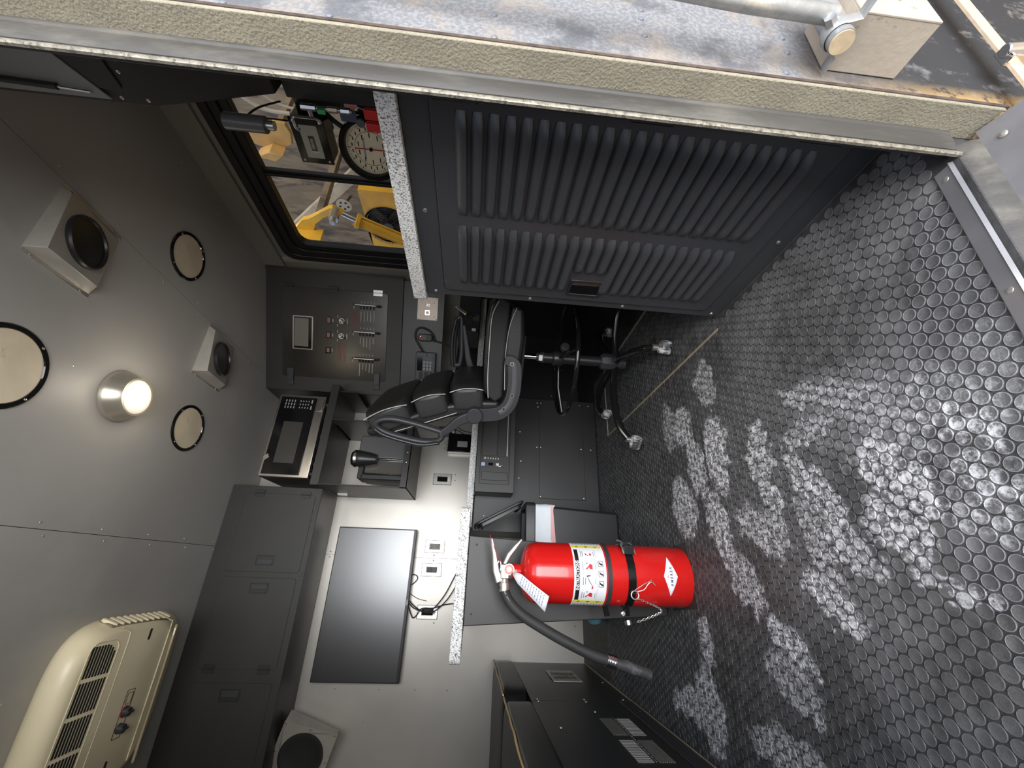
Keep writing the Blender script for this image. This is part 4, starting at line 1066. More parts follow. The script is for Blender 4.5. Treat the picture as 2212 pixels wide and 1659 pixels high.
B().box(0.698, 0.712, -1.40, 0.36, 0.0, 0.718).obj('right_panel', black, t)
g = B()
for x, z in ((0.10, 0.55), (0.24, 0.52), (0.12, 0.40), (0.35, 0.45), (0.2, 0.2), (0.42, 0.12), (0.15, 0.10), (0.3, 0.62)): screw(g, x, 0.36, z, 0.004, 'y')
g.obj('screws', zinc, t)
t = thing('wall_outlet_box', 'small white outlet in the gap between cabinet and shelf', 'outlet', (1.13, 2.8695, 1.435))
B().box(-0.05, 0.05, -0.01, 0, -0.025, 0.025).obj('plate', white, t, bevel=0.002)
g = B(); g.box(0.01, 0.03, -0.012, -0.009, -0.008, 0.008); g.obj('slot', dark, t)

# ================================================================== WORKTOPS
t = thing('peninsula_worktop', 'grey speckled laminate worktop end nearest the extinguisher', 'worktop', (0, 0, 0))
g = B(); g.prism(rrect(-0.273, 0.213, 1.55, 2.865, 0.022, 6), 0.7295, 0.7645, 'z'); g.obj('slab', lam, t, bevel=0.002)
t = thing('desk_worktop', 'thinner speckled worktop running behind the swivel chair', 'worktop', (0, 0, 0))
g = B(); g.box(0.2135, 1.705, 2.345, 2.868, 0.7245, 0.7605); g.obj('slab', lam, t, bevel=0.002)
t = thing('desk_end_panel', 'dark metal support panel under the peninsula worktop behind the extinguisher', 'panel', (0, 1.565, 0))
g = B(); g.add([(-0.166, 0, 0.7285), (0.115, 0, 0.7285), (0.085, 0.06, 0.0005), (-0.125, 0.06, 0.0005), (-0.166, 0.018, 0.7285), (0.115, 0.018, 0.7285), (0.085, 0.078, 0.0005), (-0.125, 0.078, 0.0005)],
              [(0, 1, 2, 3), (4, 7, 6, 5), (0, 4, 5, 1), (1, 5, 6, 2), (2, 6, 7, 3), (3, 7, 4, 0)]); g.obj('sheet', black2, t, bevel=0.003)
g = B()
for x, z in ((0.085, 0.70), (-0.13, 0.705), (-0.07, 0.60)): screw(g, x, 0.002, z, 0.004, 'y')
g.obj('screws', black, t)
t = thing('water_bottle', 'pale blue plastic bottle on its side behind the support panel', 'bottle', (-0.225, 2.45, 0.04))
g = B(); g.lathe([(0.0, 0.0), (0.033, 0.004), (0.035, 0.02), (0.035, 0.13), (0.030, 0.16), (0.013, 0.185), (0.013, 0.20), (0.0, 0.201)], 24, Matrix.Rotation(R(80), 4, 'Y') @ Matrix.Rotation(R(20), 4, 'X')); g.obj('bottle', bluem, t)

# under-desk cabinet
t = thing('under_desk_cabinet', 'black steel cabinet with a screwed access panel under the desk', 'cabinet', (0, 2.385, 0))
B().box(0.20, 1.0, 0.0, 0.40, 0.0005, 0.718).obj('body', black, t, bevel=0.001)
g = B(); g.prism(rrect(0.389, 0.985, 0.080, 0.350, 0.003), -0.0025, 0.0, 'y'); ap = g.obj('access_panel', black, t, bevel=0.0006)
g = B(); g.frame(rrect(0.3875, 0.9865, 0.0785, 0.3515, 0.003), rrect(0.389, 0.985, 0.080, 0.350, 0.003), -0.0012, 0.0, 'y'); g.obj('gap', mat('gap_grey', (0.006, 0.006, 0.006), 0.8), ap)
g = B()
for x, z in ((0.40, 0.343), (0.40, 0.09), (0.69, 0.343), (0.69, 0.095), (0.975, 0.343), (0.975, 0.095)): screw(g, x, -0.0025, z, 0.0042, 'y')
for x, z in ((0.69, 0.365), (0.69, 0.035), (0.975, 0.365), (0.975, 0.04), (0.50, 0.47), (0.78, 0.47), (0.60, 0.46), (0.28, 0.66), (0.95, 0.36)): screw(g, x, 0, z, 0.0042, 'y')
g.obj('screws', zinc, t)
# chart recorder hung under the desk
t = thing('chart_recorder', 'black rack recorder unit with small buttons hung under the desk', 'recorder', (0, 2.25, 0))
B().box(0.385, 1.02, 0.0, 0.134, 0.512, 0.722).obj('case', black, t, bevel=0.004)
g = B(); g.frame(rrect(0.385, 1.02, 0.512, 0.722, 0.006), rrect(0.430, 1.005, 0.540, 0.700, 0.004), -0.010, 0.0, 'y'); g.obj('bezel', black2, t, bevel=0.002)
B().box(0.45, 0.495, -0.005, 0.0, 0.548, 0.690).obj('flap', black2, t, bevel=0.002)
B().box(0.585, 1.0, -0.006, 0.0, 0.612, 0.692).obj('slot_panel', black2, t, bevel=0.001)
B().box(0.585, 1.0, -0.007, 0.0, 0.560, 0.607).obj('slot_panel', black, t, bevel=0.001)
B().box(0.585, 1.0, -0.009, -0.004, 0.552, 0.557).obj('chrome_edge', alu2, t)
g = B(); g.cyl((0.57, 0, 0.675), (0.57, -0.008, 0.675), 0.006, n=12)
for i in range(5): g.box(0.566, 0.574, -0.006, 0, 0.655 - i * 0.014, 0.661 - i * 0.014)
g.obj('buttons', zinc, t)
B().box(0.528, 0.546, -0.004, 0, 0.674, 0.694).obj('blue_badge', mat('badge', (0.35, 0.45, 0.60), 0.4), t)
g = B(); g.box(0.530, 0.545, -0.008, 0, 0.630, 0.655); g.obj('rocker_switch', gloss, t)
g = B(); g.tube(spline([(0.532, -0.01, 0.615), (0.522, -0.02, 0.595), (0.53, -0.02, 0.58), (0.522, -0.015, 0.565)], 4), 0.0022, 6); g.box(0.528, 0.543, -0.010, 0, 0.598, 0.612); g.obj('key_tag', alu2, t)
t = thing('power_supply', 'small black power unit with green wires on the wall above the desk', 'power unit', (0.81, 2.835, 0.762))
B().box(-0.065, 0.065, -0.03, 0.034, 0.0, 0.165).obj('case', gloss, t, bevel=0.004)
B().box(-0.03, 0.012, -0.032, -0.028, 0.03, 0.10).obj('label_sticker', mat('grey_label', (0.3, 0.3, 0.3), 0.5), t)
g = B()
for x in (-0.04, 0.0): g.tube([(x + 0.011 * math.cos(a), -0.01, 0.172 + 0.016 * math.sin(a)) for a in [PI * 2 * i / 14 for i in range(14)]], 0.0018, 6, closed=True)
g.obj('wire_loops', mat('green_wire', (0.22, 0.27, 0.10), 0.5), t)
for k, pts in enumerate(([(0.93, 2.86, 0.92), (0.90, 2.84, 0.85), (0.86, 2.83, 0.80), (0.84, 2.82, 0.765)], [(0.98, 2.86, 0.93), (0.93, 2.82, 0.88), (0.90, 2.81, 0.83), (0.885, 2.80, 0.765)])):
    c_ = B(); c_.tube(spline(pts, 6), 0.0028, 6); tag(c_.obj('desk_cable', rubber), ['black cable from the covered outlet to the power unit', 'black cable right of the power unit, nearest the chair arm'][k], 'cable')

# ================================================================== BIN
t = thing('waste_bin', 'black open-lidded waste bin lined with a white bag', 'bin', (0.185, 2.16, 0))
g = B()
for (z, hx_, hy_) in ((0.0, 0.115, 0.085), (0.47, 0.140, 0.105)): pass
g.add([(sx * hx_, sy * hy_, z) for (z, hx_, hy_) in ((0.0, 0.100, 0.085), (0.42, 0.122, 0.100)) for sx, sy in ((-1, -1), (1, -1), (1, 1), (-1, 1))], [(0, 1, 5, 4), (1, 2, 6, 5), (2, 3, 7, 6), (3, 0, 4, 7), (3, 2, 1, 0)])
g.obj('bucket', plastic, t, bevel=0.012, seg=3)
g = B(); g.frame(rrect(-0.132, 0.132, -0.108, 0.108, 0.02), rrect(-0.112, 0.112, -0.088, 0.088, 0.015), 0.418, 0.468, 'z'); g.obj('rim', plastic, t, bevel=0.005)
g = B(); n_ = 40
bag = []
for k, zz in enumerate((0.425, 0.40, 0.37, 0.335)):
    for i, (x, y) in enumerate(rrect(-0.126, 0.126, -0.106, 0.104, 0.02, 9)):
        q = 1 + 0.02 * noise.noise(Vector((x * 30, y * 30, k * 1.3)))
        bag.append((x * q, y * q, zz + (0.03 * noise.noise(Vector((x * 14, y * 14, 3))) if k == 3 else 0)))
fs = [(k * 40 + i, k * 40 + (i + 1) % 40, (k + 1) * 40 + (i + 1) % 40, (k + 1) * 40 + i) for k in range(3) for i in range(40)]
g.add(bag, fs); g.obj('bag_liner', bagm, t, smooth=80)
g = B(); g.add([(0.04, -0.1085, 0.345), (0.12, -0.1085, 0.345), (0.12, -0.1085, 0.335), (-0.10, -0.1085, 0.318), (-0.04, -0.1085, 0.345)], [(0, 1, 2, 3, 4)]); g.obj('pink_print', bagr, t)
Ml = T((0.0, 0.095, 0.472)) @ Matrix.Rotation(R(62), 4, 'X')
Ml = T((0.128, -0.02, 0.475)) @ Matrix.Rotation(R(62), 4, 'Y') 
g = B(); g.prism(rrect(-0.262, 0.0, -0.10, 0.10, 0.03, 5), 0.0, 0.014, 'z', Ml); g.obj('lid', gplastic, t, bevel=0.004)
g = B(); g.frame(rrect(-0.245, -0.02, -0.085, 0.085, 0.02), rrect(-0.235, -0.03, -0.075, 0.075, 0.015), -0.014, 0.0, 'z', Ml); g.obj('lid_rim', plastic, t)

# ================================================================== BENCH SEAT
t = thing('bench', 'black steel bench box with vent plates along the left wall', 'bench', (-0.48, 0, 0))
B().box(-0.80, 0.0, 2.081, 2.866, 0.0005, 0.428).obj('box_panel', black, t, bevel=0.001)
B().box(-0.80, 0.0, 0.60, 2.079, 0.0005, 0.428).obj('box_panel', black, t, bevel=0.001)
B().box(0.0, 0.003, 0.60, 2.078, 0.0005, 0.055).obj('kick_strip', gplastic, t, bevel=0.001)
g = B()
for y, z in ((2.065, 0.40), (2.097, 0.40), (2.065, 0.20), (2.097, 0.20), (2.062, 0.03), (2.1, 0.03), (1.93, 0.20), (1.93, 0.02), (1.38, 0.215), (1.42, 0.03), (1.75, 0.37), (2.40, 0.03)): screw(g, 0.0005, y, z, 0.0055, 'x', 0.003)
g.obj('screws', zinc, t)
Mv = T((0.001, 2.515, 0.202))
g = B(); g.box(0.0, 0.004, -0.120, 0.120, -0.072, 0.072, Mv); vp = g.obj('vent_plate', mat('vent_grey_metal', (0.40, 0.38, 0.33), 0.4, metal=0.6, var=0.1, vscale=30), t, bevel=0.001)
for r_ in (-0.030, 0.034):
    for i in range(9):
        g = B(); g.puff((0.005, 2.515 + -0.09 + i * 0.0225 if False else 2.515 + r_ * 1.35, 0.255 - i * 0.0135), (0.006, 0.034, 0.0045), 0.8, n=12, m=6); g.obj('louvre', mat('vent_louvre', (0.19, 0.18, 0.155), 0.4, metal=0.5), vp)
g = B()
for y in (-0.112, 0.112):
    for z in (-0.062, -0.02, 0.02, 0.062): screw(g, 0.005, 2.515 + y, 0.202 + z, 0.004, 'x', 0.002)
g.obj('plate_screws', zinc, vp)
slots = B()
def slot(y, z, ly, lz): slots.box(0.0002, 0.0016, y - ly / 2, y + ly / 2, z - lz / 2, z + lz / 2)
# pierced steel grille: four quadrants of slots
yc_, zc_ = 1.66, 0.150
for i in range(9):
    slot(yc_ + 0.108, zc_ + 0.054 - i * 0.0056, 0.17, 0.0022)
    slot(yc_ - 0.108, zc_ - 0.008 - i * 0.0056, 0.17, 0.0022)
for i in range(14):
    slot(yc_ - 0.025 - i * 0.0125, zc_ + 0.031, 0.0055, 0.048)
    slot(yc_ + 0.025 + i * 0.0125, zc_ - 0.031, 0.0055, 0.048)
for i in range(14): slot(yc_ - 0.18 + i * 0.028, zc_ + 0.0, 0.018, 0.0028)
slots.obj('grille_slots', mat('slot_light', (0.42, 0.41, 0.38), 0.4, metal=0.5), t)['kind'] = 'stuff'
def cushion(label, y0, y1):
    t = thing('bench_cushion', label, 'cushion', (-0.86, (y0 + y1) / 2, 0.489))
    h = (y1 - y0) / 2
    g = B(); g.puff((0, 0, 0), (0.405, h - 0.003, 0.060), 0.22, n=72, m=24, wob=0.014); g.obj('cover', leather, t, smooth=80)
    g = B()
    pth = [(0.392 + 0.007 * noise.noise(Vector((s_ * 7, 1, y0))), -h + 0.012 + s_ * (2 * h - 0.024), 0.0545 + 0.003 * noise.noise(Vector((s_ * 6, 3, y0)))) for s_ in [i / 40 for i in range(41)]]
    g.tube(pth, 0.0036, 8); g.obj('piping', gold, t)
    return t
cushion('black leather bench cushion with gold piping, far one by the wall', 2.085, 2.86)
cushion('black leather bench cushion with gold piping, near one cut by the frame', 1.20, 2.078)

# ================================================================== LOUVRED CABINET AND COUNTER
t = thing('louvred_cabinet', 'black cabinet with rows of pressed louvres below the speckled counter', 'cabinet', (0.743, 0, 0), R(-90))
B().box(-1.018, -0.390, 0.002, 0.40, 0.0005, 0.900).obj('body', louvm, t, bevel=0.002)
B().prism(rrect(-0.984, -0.40, 0.060, 0.845, 0.014), -0.004, 0.002, 'y').obj('door', louvm, t, bevel=0.001)
dr = bpy.data.objects['door'] if False else t.children[-1]
g = B(); g.frame(rrect(-0.9865, -0.3975, 0.0575, 0.8475, 0.015), rrect(-0.984, -0.40, 0.060, 0.845, 0.014), -0.0012, 0.002, 'y'); g.obj('door_gap', dark, dr)
def louvre_mesh(L_, nm):
    g = B(); nx = 14
    prof = [(0.0130, 0.0), (0.0112, 0.0040), (0.005, 0.0105), (-0.003, 0.0142), (-0.0080, 0.0150), (-0.0100, 0.0138), (-0.0100, 0.0)]
    vs = []
    for i in range(nx + 1):
        u = i / nx; x = L_ * u
        e = min(u * L_, (1 - u) * L_) / 0.034
        s_ = 1 if e >= 1 else math.sin(e * PI / 2) ** 0.8
        for z, d in prof: vs.append((x, -d * s_, z * (0.75 + 0.25 * s_)))
    m_ = len(prof)
    fs = [(i * m_ + k, (i + 1) * m_ + k, (i + 1) * m_ + k + 1, i * m_ + k + 1) for i in range(nx) for k in range(m_ - 1)]
    g.add(vs, fs)
    return g.obj(nm, louvm, dr, smooth=45)
la = louvre_mesh(0.238, 'louvre'); la.location = (-0.706, -0.004, 0.790)
lb = louvre_mesh(0.212, 'louvre'); lb.location = (-0.948, -0.004, 0.790)
lc = louvre_mesh(0.130, 'louvre'); lc.location = (-0.866, -0.004, 0.790 - 0.0302 * 10)
for i in range(1, 23):
    dup(la, dr, (-0.706, -0.004, 0.790 - 0.0302 * i))
    z = 0.790 - 0.0302 * i
    if 10 <= i <= 12:
        if i > 10: dup(lc, dr, (-0.866, -0.004, z))
    else: dup(lb, dr, (-0.948, -0.004, z))
g = B(); g.frame(rrect(-0.960, -0.892, 0.400, 0.497, 0.004), rrect(-0.952, -0.900, 0.408, 0.489, 0.003), -0.008, -0.003, 'y'); hd = g.obj('handle', plastic, dr, bevel=0.001)
B().box(-0.951, -0.912, -0.0065, -0.003, 0.409, 0.488).obj('paddle', gloss, hd, bevel=0.001)
B().box(-0.912, -0.902, -0.006, -0.003, 0.415, 0.485).obj('latch_bar', mat('bronze_bar', (0.20, 0.15, 0.11), 0.3, metal=0.8), hd)
g = B()
for x, z in ((-1.004, 0.873), (-1.004, 0.594), (-1.004, 0.311), (-1.004, 0.030), (-0.707, 0.876), (-0.70, 0.030), (-0.43, 0.876)): screw(g, x, 0.002, z, 0.0058, 'y', 0.003)
g.obj('screws', zinc, t)
g = B()
for z in (0.80, 0.45, 0.13): g.prism(rrect(-0.452, -0.425, z - 0.045, z + 0.045, 0.008), -0.010, -0.002, 'y')
g.obj('hinges', gloss, dr, bevel=0.002)
t = thing('counter_worktop', 'thick white speckled counter on the louvred cabinet under the window', 'worktop')
g = B(); g.prism(rrect(0.7335, 1.712, 0.388, 1.045, 0.016, 6), 0.9015, 0.9385, 'z'); g.obj('slab', lam, t, bevel=0.0015)
# overhead console beside the door, on the window side
t = thing('overhead_console', 'dark overhead console with a slanted lower front near the door jamb', 'console', (1.0, 0.385, 0))
g = B(); g.prism([(0.0, 2.123), (0.0, 1.552), (0.10, 1.300), (0.22, 1.285), (0.705, 1.285), (0.705, 2.123)], 0.0, 0.325, 'y'); g.obj('body', black2, t, bevel=0.002)
g = B(); g.prism(rrect(0.03, 0.29, 1.60, 2.05, 0.012), -0.006, 0.0, 'x'); cd = g.obj('door', black, t, bevel=0.001)
g = B(); g.prism([(0.312, 1.640), (0.312, 2.10), (0.16, 1.96), (0.19, 1.72)], -0.009, -0.006, 'x'); g.obj('window_panel', mat('lit_pane_tone', (0.24, 0.25, 0.26), 0.3), cd)  # light showing through the pane is put into its pale grey
g = B(); g.tube([(-0.016, 0.28, 2.06), (-0.016, 0.290, 1.74)], 0.007, 12); g.obj('gas_strut', black, cd)
g = B(); g.tube([(-0.016, 0.290, 1.74), (-0.016, 0.294, 1.67)], 0.0035, 10); g.obj('strut_rod', chrome, cd)
g = B(); g.box(0.0, 0.004, 0.28, 0.30, 1.5, 1.66); 
g = B()
for y, z in ((0.31, 1.62), (0.25, 1.585), (0.31, 1.56), (0.12, 1.57)): screw(g, -0.0005, y, z, 0.005, '-x', 0.003)
g.obj('screws', zinc, t)

# ------------------------------------------------------------------ instruments on the counter
t = thing('weight_gauge', 'big round black gauge with cream dial and red needle on the counter', 'gauge', (1.30, 0.988, 1.150), R(-90 + 14))
Mg = Matrix.Rotation(R(90), 4, 'X')
g = B(); g.lathe([(0.060, -0.06), (0.082, -0.04), (0.090, -0.03), (0.100, 0.0), (0.104, 0.006), (0.104, 0.014), (0.098, 0.020), (0.086, 0.018), (0.083, 0.003)], 56, Mg, cap=False); g.obj('case', gloss, t)
g = B(); g.lathe([(0.083, 0.003), (0.0, 0.0035)], 48, Mg); dl = g.obj('dial', cream, t)
ti = B(); nb = B()
for i in range(60):
    a = 2 * PI * i / 60; r0 = 0.074 if i % 5 else 0.068
    M_ = Matrix.Rotation(a, 4, 'Y')
    ti.box(-0.0005 if i % 5 else -0.001, 0.0005 if i % 5 else 0.001, -0.0042, -0.0036, r0, 0.079, M_)
for i in range(20):
    a = 2 * PI * i / 20 + 0.15
    nb.box(-0.0052, 0.0052, -0.0042, -0.0036, -0.0018, 0.0018, T((0.063 * math.sin(a), 0, 0.063 * math.cos(a))))
for i in range(10):
    a = 2 * PI * i / 10 + 0.3
    nb.box(-0.0075, 0.0075, -0.0042, -0.0036, -0.0017, 0.0017, T((0.043 * math.sin(a), 0, 0.043 * math.cos(a))))
ti.obj('tick_marks', blackprint, dl); nb.obj('numerals', blackprint, dl)
g = B(); g.tube([(0.054 * math.cos(2 * PI * i / 48), -0.004, 0.054 * math.sin(2 * PI * i / 48)) for i in range(48)], 0.0006, 4, closed=True); g.obj('ring_line', blackprint, dl)
g = B(); g.box(-0.0016, 0.0016, -0.0085, -0.0065, -0.062, 0.052); g.obj('needle', redprint, dl)
g = B(); g.cyl((0, -0.004, 0), (0, -0.010, 0), 0.006, n=16); g.obj('hub', gloss, dl)
textmesh('MARTIN-DECKER', 0.0085, blueprint, dl, T((0, -0.0045, 0.022)), bold=0.0002)
g = B()
for a in (40, 140, 220, 320): g.cyl((0.101 * math.cos(R(a)), -0.012, 0.101 * math.sin(R(a))), (0.101 * math.cos(R(a)), -0.017, 0.101 * math.sin(R(a))), 0.005, n=10)
g.obj('screws', zinc, t)
g = B(); g.box(-0.025, 0.025, 0.03, 0.07, -0.22, -0.02); g.box(-0.06, 0.06, 0.0, 0.10, -0.2108, -0.200); g.obj('stand', black, t, bevel=0.003)

t = thing('depth_counter', 'black boxed counter with grey face and digit window before the window', 'counter', (1.30, 0.985, 1.345), R(-90 + 6))
B().box(-0.072, 0.074, 0.0, 0.075, -0.052, 0.052).obj('case', gloss, t, bevel=0.003)
g = B(); g.frame(rrect(-0.075, 0.077, -0.055, 0.055, 0.002), rrect(-0.056, 0.054, -0.028, 0.030, 0.003), -0.004, 0.0, 'y'); g.obj('bezel', gloss, t, bevel=0.001)
B().prism(rrect(-0.057, 0.055, -0.029, 0.031, 0.004), -0.003, 0.0, 'y').obj('face', greyface, t)
B().box(-0.030, 0.020, -0.0045, -0.002, -0.010, 0.008).obj('digit_window', gloss, t)
textmesh('00000', 0.013, white, t, T((-0.006, -0.0052, -0.001)), sx=1.05)
g = B(); g.box(-0.034, -0.031, -0.005, -0.002, -0.012, 0.008); g.obj('reset_mark', white, t)
g = B()
for x in (-0.064, 0.066):
    for z in (-0.042, 0.042): screw(g, x, -0.004, z, 0.005, 'y', 0.003)
g.obj('screws', zinc, t)
g = B(); g.cyl((0.074, 0.03, 0.02), (0.092, 0.03, 0.02), 0.010, n=12); g.obj('reset_knob', gloss, t)

t = thing('instrument_column', 'black boxed steel column carrying the counter and gauge pipes', 'column', (1.40, 0.93, 0.9395))
B().box(-0.035, 0.035, -0.10, -0.01, 0.0, 0.45).obj('post', black, t, bevel=0.003)
B().box(-0.05, 0.06, -0.11, 0.06, 0.0, 0.01).obj('foot', black, t)
B().box(-0.03, 0.03, -0.01, 0.09, 0.37, 0.43).obj('arm', black, t, bevel=0.003)
g = B(); g.tube(spline([(-0.03, 0.0, 0.36), (-0.05, 0.01, 0.33), (-0.06, 0.03, 0.29), (-0.055, 0.05, 0.25)], 5), 0.008, 10); g.obj('hose', rubber, t)
g = B(); g.cyl((-0.056, 0.02, 0.30), (-0.06, 0.035, 0.28), 0.011, n=6); g.cyl((-0.058, 0.045, 0.262), (-0.055, 0.055, 0.245), 0.010, n=6); g.obj('fittings', chrome, t)
g = B(); g.cyl((-0.04, 0.02, 0.215), (0.02, 0.02, 0.215), 0.022, n=20); g.box(-0.03, 0.02, -0.01, 0.05, 0.20, 0.25); g.obj('valve_body', mat('dull_brass', (0.42, 0.33, 0.22), 0.4, metal=0.7, var=0.15, vscale=20), t, bevel=0.003)
# upper cluster: damper, carabiner, fittings, keys
t = thing('dark_cylinder', 'grey black cylinder lying up beside the console edge', 'cylinder', (1.05, 0.762, 1.33))
g = B(); g.cyl((0, 0, 0.0), (0, 0, 0.105), 0.021, n=24); g.obj('barrel', mat('grey_sleeve', (0.11, 0.11, 0.115), 0.35), t, bevel=0.002)
g = B(); g.cyl((0, 0, -0.02), (0, 0, 0.0), 0.012, n=14); g.obj('end_fitting', zinc, t)
t = thing('carabiner', 'bright D shaped metal handle among the valve fittings', 'handle', (1.08, 0.762, 1.235))
g = B(); g.tube([Vector((0, y, z)) for y, z in rrect(-0.012, 0.026, -0.036, 0.036, 0.012, 5)][:-6], 0.0038, 10); g.obj('loop', chrome, t)
t = thing('valve_fittings', 'cluster of steel and brass hydraulic fittings above the gauge', 'fittings', (1.12, 0.748, 1.17))
g = B()
g.cyl((0, 0, 0.085), (0, 0, 0.045), 0.009, n=6); g.cyl((0, 0.0, 0.045), (0, 0.0, -0.05), 0.0055, n=12); g.cyl((0.0, 0.0, -0.02), (0, 0, -0.045), 0.009, n=6); g.cyl((-0.0, 0.0, 0.065), (-0.0, 0.025, 0.065), 0.006, n=10)
g.obj('steel_fittings', steel, t, bevel=0.001)
g = B(); g.cyl((0, 0.0, 0.015), (0, 0.0, -0.012), 0.0085, n=6); g.obj('brass_fittings', bpy.data.materials['dull_brass'], t, bevel=0.001)
B().box(-0.012, -0.002, -0.004, 0.008, 0.020, 0.040).obj('green_tag', mat('green_print', (0.05, 0.45, 0.15), 0.5), t)
B().box(0.01, 0.05, -0.06, -0.012, -0.13, 0.12).obj('manifold', black, t, bevel=0.004)
t = thing('hanging_tags', 'blue grey tag, red vinyl tags and padlock hanging above the gauge', 'tags', (1.16, 0.782, 1.115))
B().prism(rrect(-0.018, 0.020, 0.010, 0.055, 0.004), -0.004, -0.001, 'x', T((0, 0.0, 0)) ).obj('grey_tag', mat('slate_tag', (0.07, 0.08, 0.14), 0.45), t)
B().prism([(-0.055, 0.03), (-0.02, 0.035), (-0.018, 0.0), (-0.045, -0.002)], -0.01, -0.005, 'x').obj('pink_cloth', mat('faded_red_cloth', (0.55, 0.25, 0.24), 0.8), t)
g = B(); g.prism(rrect(-0.030, -0.002, -0.058, -0.018, 0.004), -0.02, -0.006, 'x'); g.prism(rrect(0.006, 0.030, -0.062, -0.018, 0.004), -0.024, -0.008, 'x'); g.obj('red_tags', redplastic, t, bevel=0.002)
g = B(); g.tube([(-0.008, -0.02, 0.005), (-0.010, -0.03, -0.005), (-0.010, -0.022, -0.03)], 0.003, 8); g.obj('wire', chrome, t)
g = B(); g.cyl((-0.012, 0.012, -0.002), (-0.018, 0.012, -0.002), 0.012, n=24); g.obj('disc', mat('grey_disc', (0.10, 0.10, 0.10), 0.5), t)
ch = B(); ch.tube(spline([(1.10, 0.79, 1.42), (1.20, 0.82, 1.42), (1.30, 0.86, 1.40)], 8), 0.0028, 6)
tag(ch.obj('bead_chain', rubber), 'upper of two dark bead chains crossing the window glass', 'chain')
ch = B(); ch.tube(spline([(1.08, 0.77, 1.44), (1.2, 0.85, 1.43), (1.30, 0.92, 1.40)], 8), 0.0028, 6)
tag(ch.obj('bead_chain', rubber), 'lower of two dark bead chains, ending at the counter box', 'chain')

# ------------------------------------------------------------------ machinery in the bay outside the window
def at(X, x, z):   # measured on the plane X=2.3
    f = X / 2.3
    return (X, x * f, 0.72 + (z - 0.72) * f)
t = thing('yellow_bracket', 'bright yellow bent bracket arm outside the far window pane', 'bracket')
g = B(); f = 1.13
pts = [(2.486, 2.218), (2.430, 2.165), (2.368, 2.109), (2.345, 2.05), (2.30, 1.98), (2.235, 1.884), (2.225, 1.85), (2.27, 1.775), (2.300, 1.800), (2.285, 1.86), (2.33, 1.94), (2.40, 2.02), (2.46, 2.05), (2.53, 2.08)]
g.prism([(y * f, 0.72 + (z - 0.72) * f) for y, z in pts], 2.58, 2.62, 'x'); g.obj('arm_plate', yellow, t, bevel=0.004)
B().box(2.62, 3.599, 2.62, 2.68, 2.12, 2.17).obj('mounting_arm', baym, t)
g = B(); g.box(2.48, 2.60, 2.46 * f, 2.475 * f, 2.15, 2.36); g.obj('rib', yellow, t)
g = B(); g.cyl((2.50, 2.262 * f, 1.835 * f - 0.09), (2.60, 2.262 * f, 1.835 * f - 0.09), 0.036, n=24); g.cyl((2.46, 2.262 * f, 1.835 * f - 0.09), (2.50, 2.262 * f, 1.835 * f - 0.09), 0.022, n=16); g.obj('pivot_pin', zinc, t)
t = thing('hydraulic_cylinder', 'yellow hydraulic cylinder with chrome rod outside the far pane', 'cylinder')
P0 = Vector(at(2.55, 2.285, 1.80)); P1 = Vector(at(2.55, 2.335, 1.715)); P2 = Vector(at(2.55, 2.565, 1.25))
d_ = (P2 - P1).normalized()
g = B(); g.cyl(P0, P1, 0.019, n=20); g.obj('rod', chrome, t)
g = B(); g.cyl(P1, P1 + d_ * 0.03, 0.062, n=8); g.cyl(P1 + d_ * 0.02, P2, 0.046, n=28); g.cyl(P1 + d_ * 0.0, P1 + d_ * 0.035, 0.066, n=4)
for o_ in ((0, 0.055, 0.02), (0, -0.055, -0.02), (-0.045, 0, 0.02)): g.cyl(P1 + Vector(o_), P2 + Vector(o_), 0.007, n=8)
g.obj('barrel', yellow, t, bevel=0.002)
t = thing('oil_cooler', 'yellow square cooler frame with a black wire fan guard outside the window', 'cooler', (2.85, 0, 0))
f = 2.85 / 2.3
y0, y1, z0, z1 = 2.06 * f, 2.62 * f, 0.55, 1.64 * f - 0.17 + 0.0
yc2, zc2, rr_ = 2.36 * f, 0.72 + (1.50 - 0.72) * f - 0.02, 0.215
g = B(); g.frame([(y1, z1), (y0, z1), (y0, z0), (y1, z0)] if False else rrect(y0, y1, z0, z1, 0.01, 7), circ(yc2, zc2, rr_, 32), 0.0, 0.06, 'x'); g.obj('frame', yellow, t, bevel=0.002)
g = B()
for k in range(9):
    r_ = 0.05 + k * 0.021
    g.tube([(-0.012, yc2 + r_ * math.cos(2 * PI * i / 40), zc2 + r_ * math.sin(2 * PI * i / 40)) for i in range(40)], 0.0022, 4, closed=True)
for k in range(8):
    a = PI * k / 4; g.tube([(-0.012, yc2 + 0.04 * math.cos(a), zc2 + 0.04 * math.sin(a)), (-0.012, yc2 + rr_ * math.cos(a), zc2 + rr_ * math.sin(a))], 0.003, 4)
g.obj('fan_guard', dark, t)
g = B(); g.cyl((-0.02, yc2, zc2), (0.05, yc2, zc2), 0.045, n=20)
for k in range(5):
    a = 2 * PI * k / 5
    g.box(0.02, 0.03, 0.03, 0.19, -0.03, 0.03, T((0, yc2, zc2)) @ Matrix.Rotation(a, 4, 'X') @ Matrix.Rotation(R(25), 4, 'Y'))
g.obj('fan', gplastic, t)
B().box(0.062, 0.10, y0 + 0.01, y1 - 0.01, z0 + 0.01, z1 - 0.01).obj('core', dark, t)
for yy in (y0 + 0.03, y1 - 0.03):
    B().box(0.01, 0.05, yy - 0.02, yy + 0.02, -0.4195, z0).obj('leg', yellow, t)
B().cyl(P1 + d_ * 0.25, (3.599, 2.75, 1.72), 0.02, n=12).obj('mounting_pin', gplastic, t)
t = thing('drilled_disc', 'pale drilled metal disc beside the yellow bracket', 'disc', at(2.72, 2.205, 1.765))
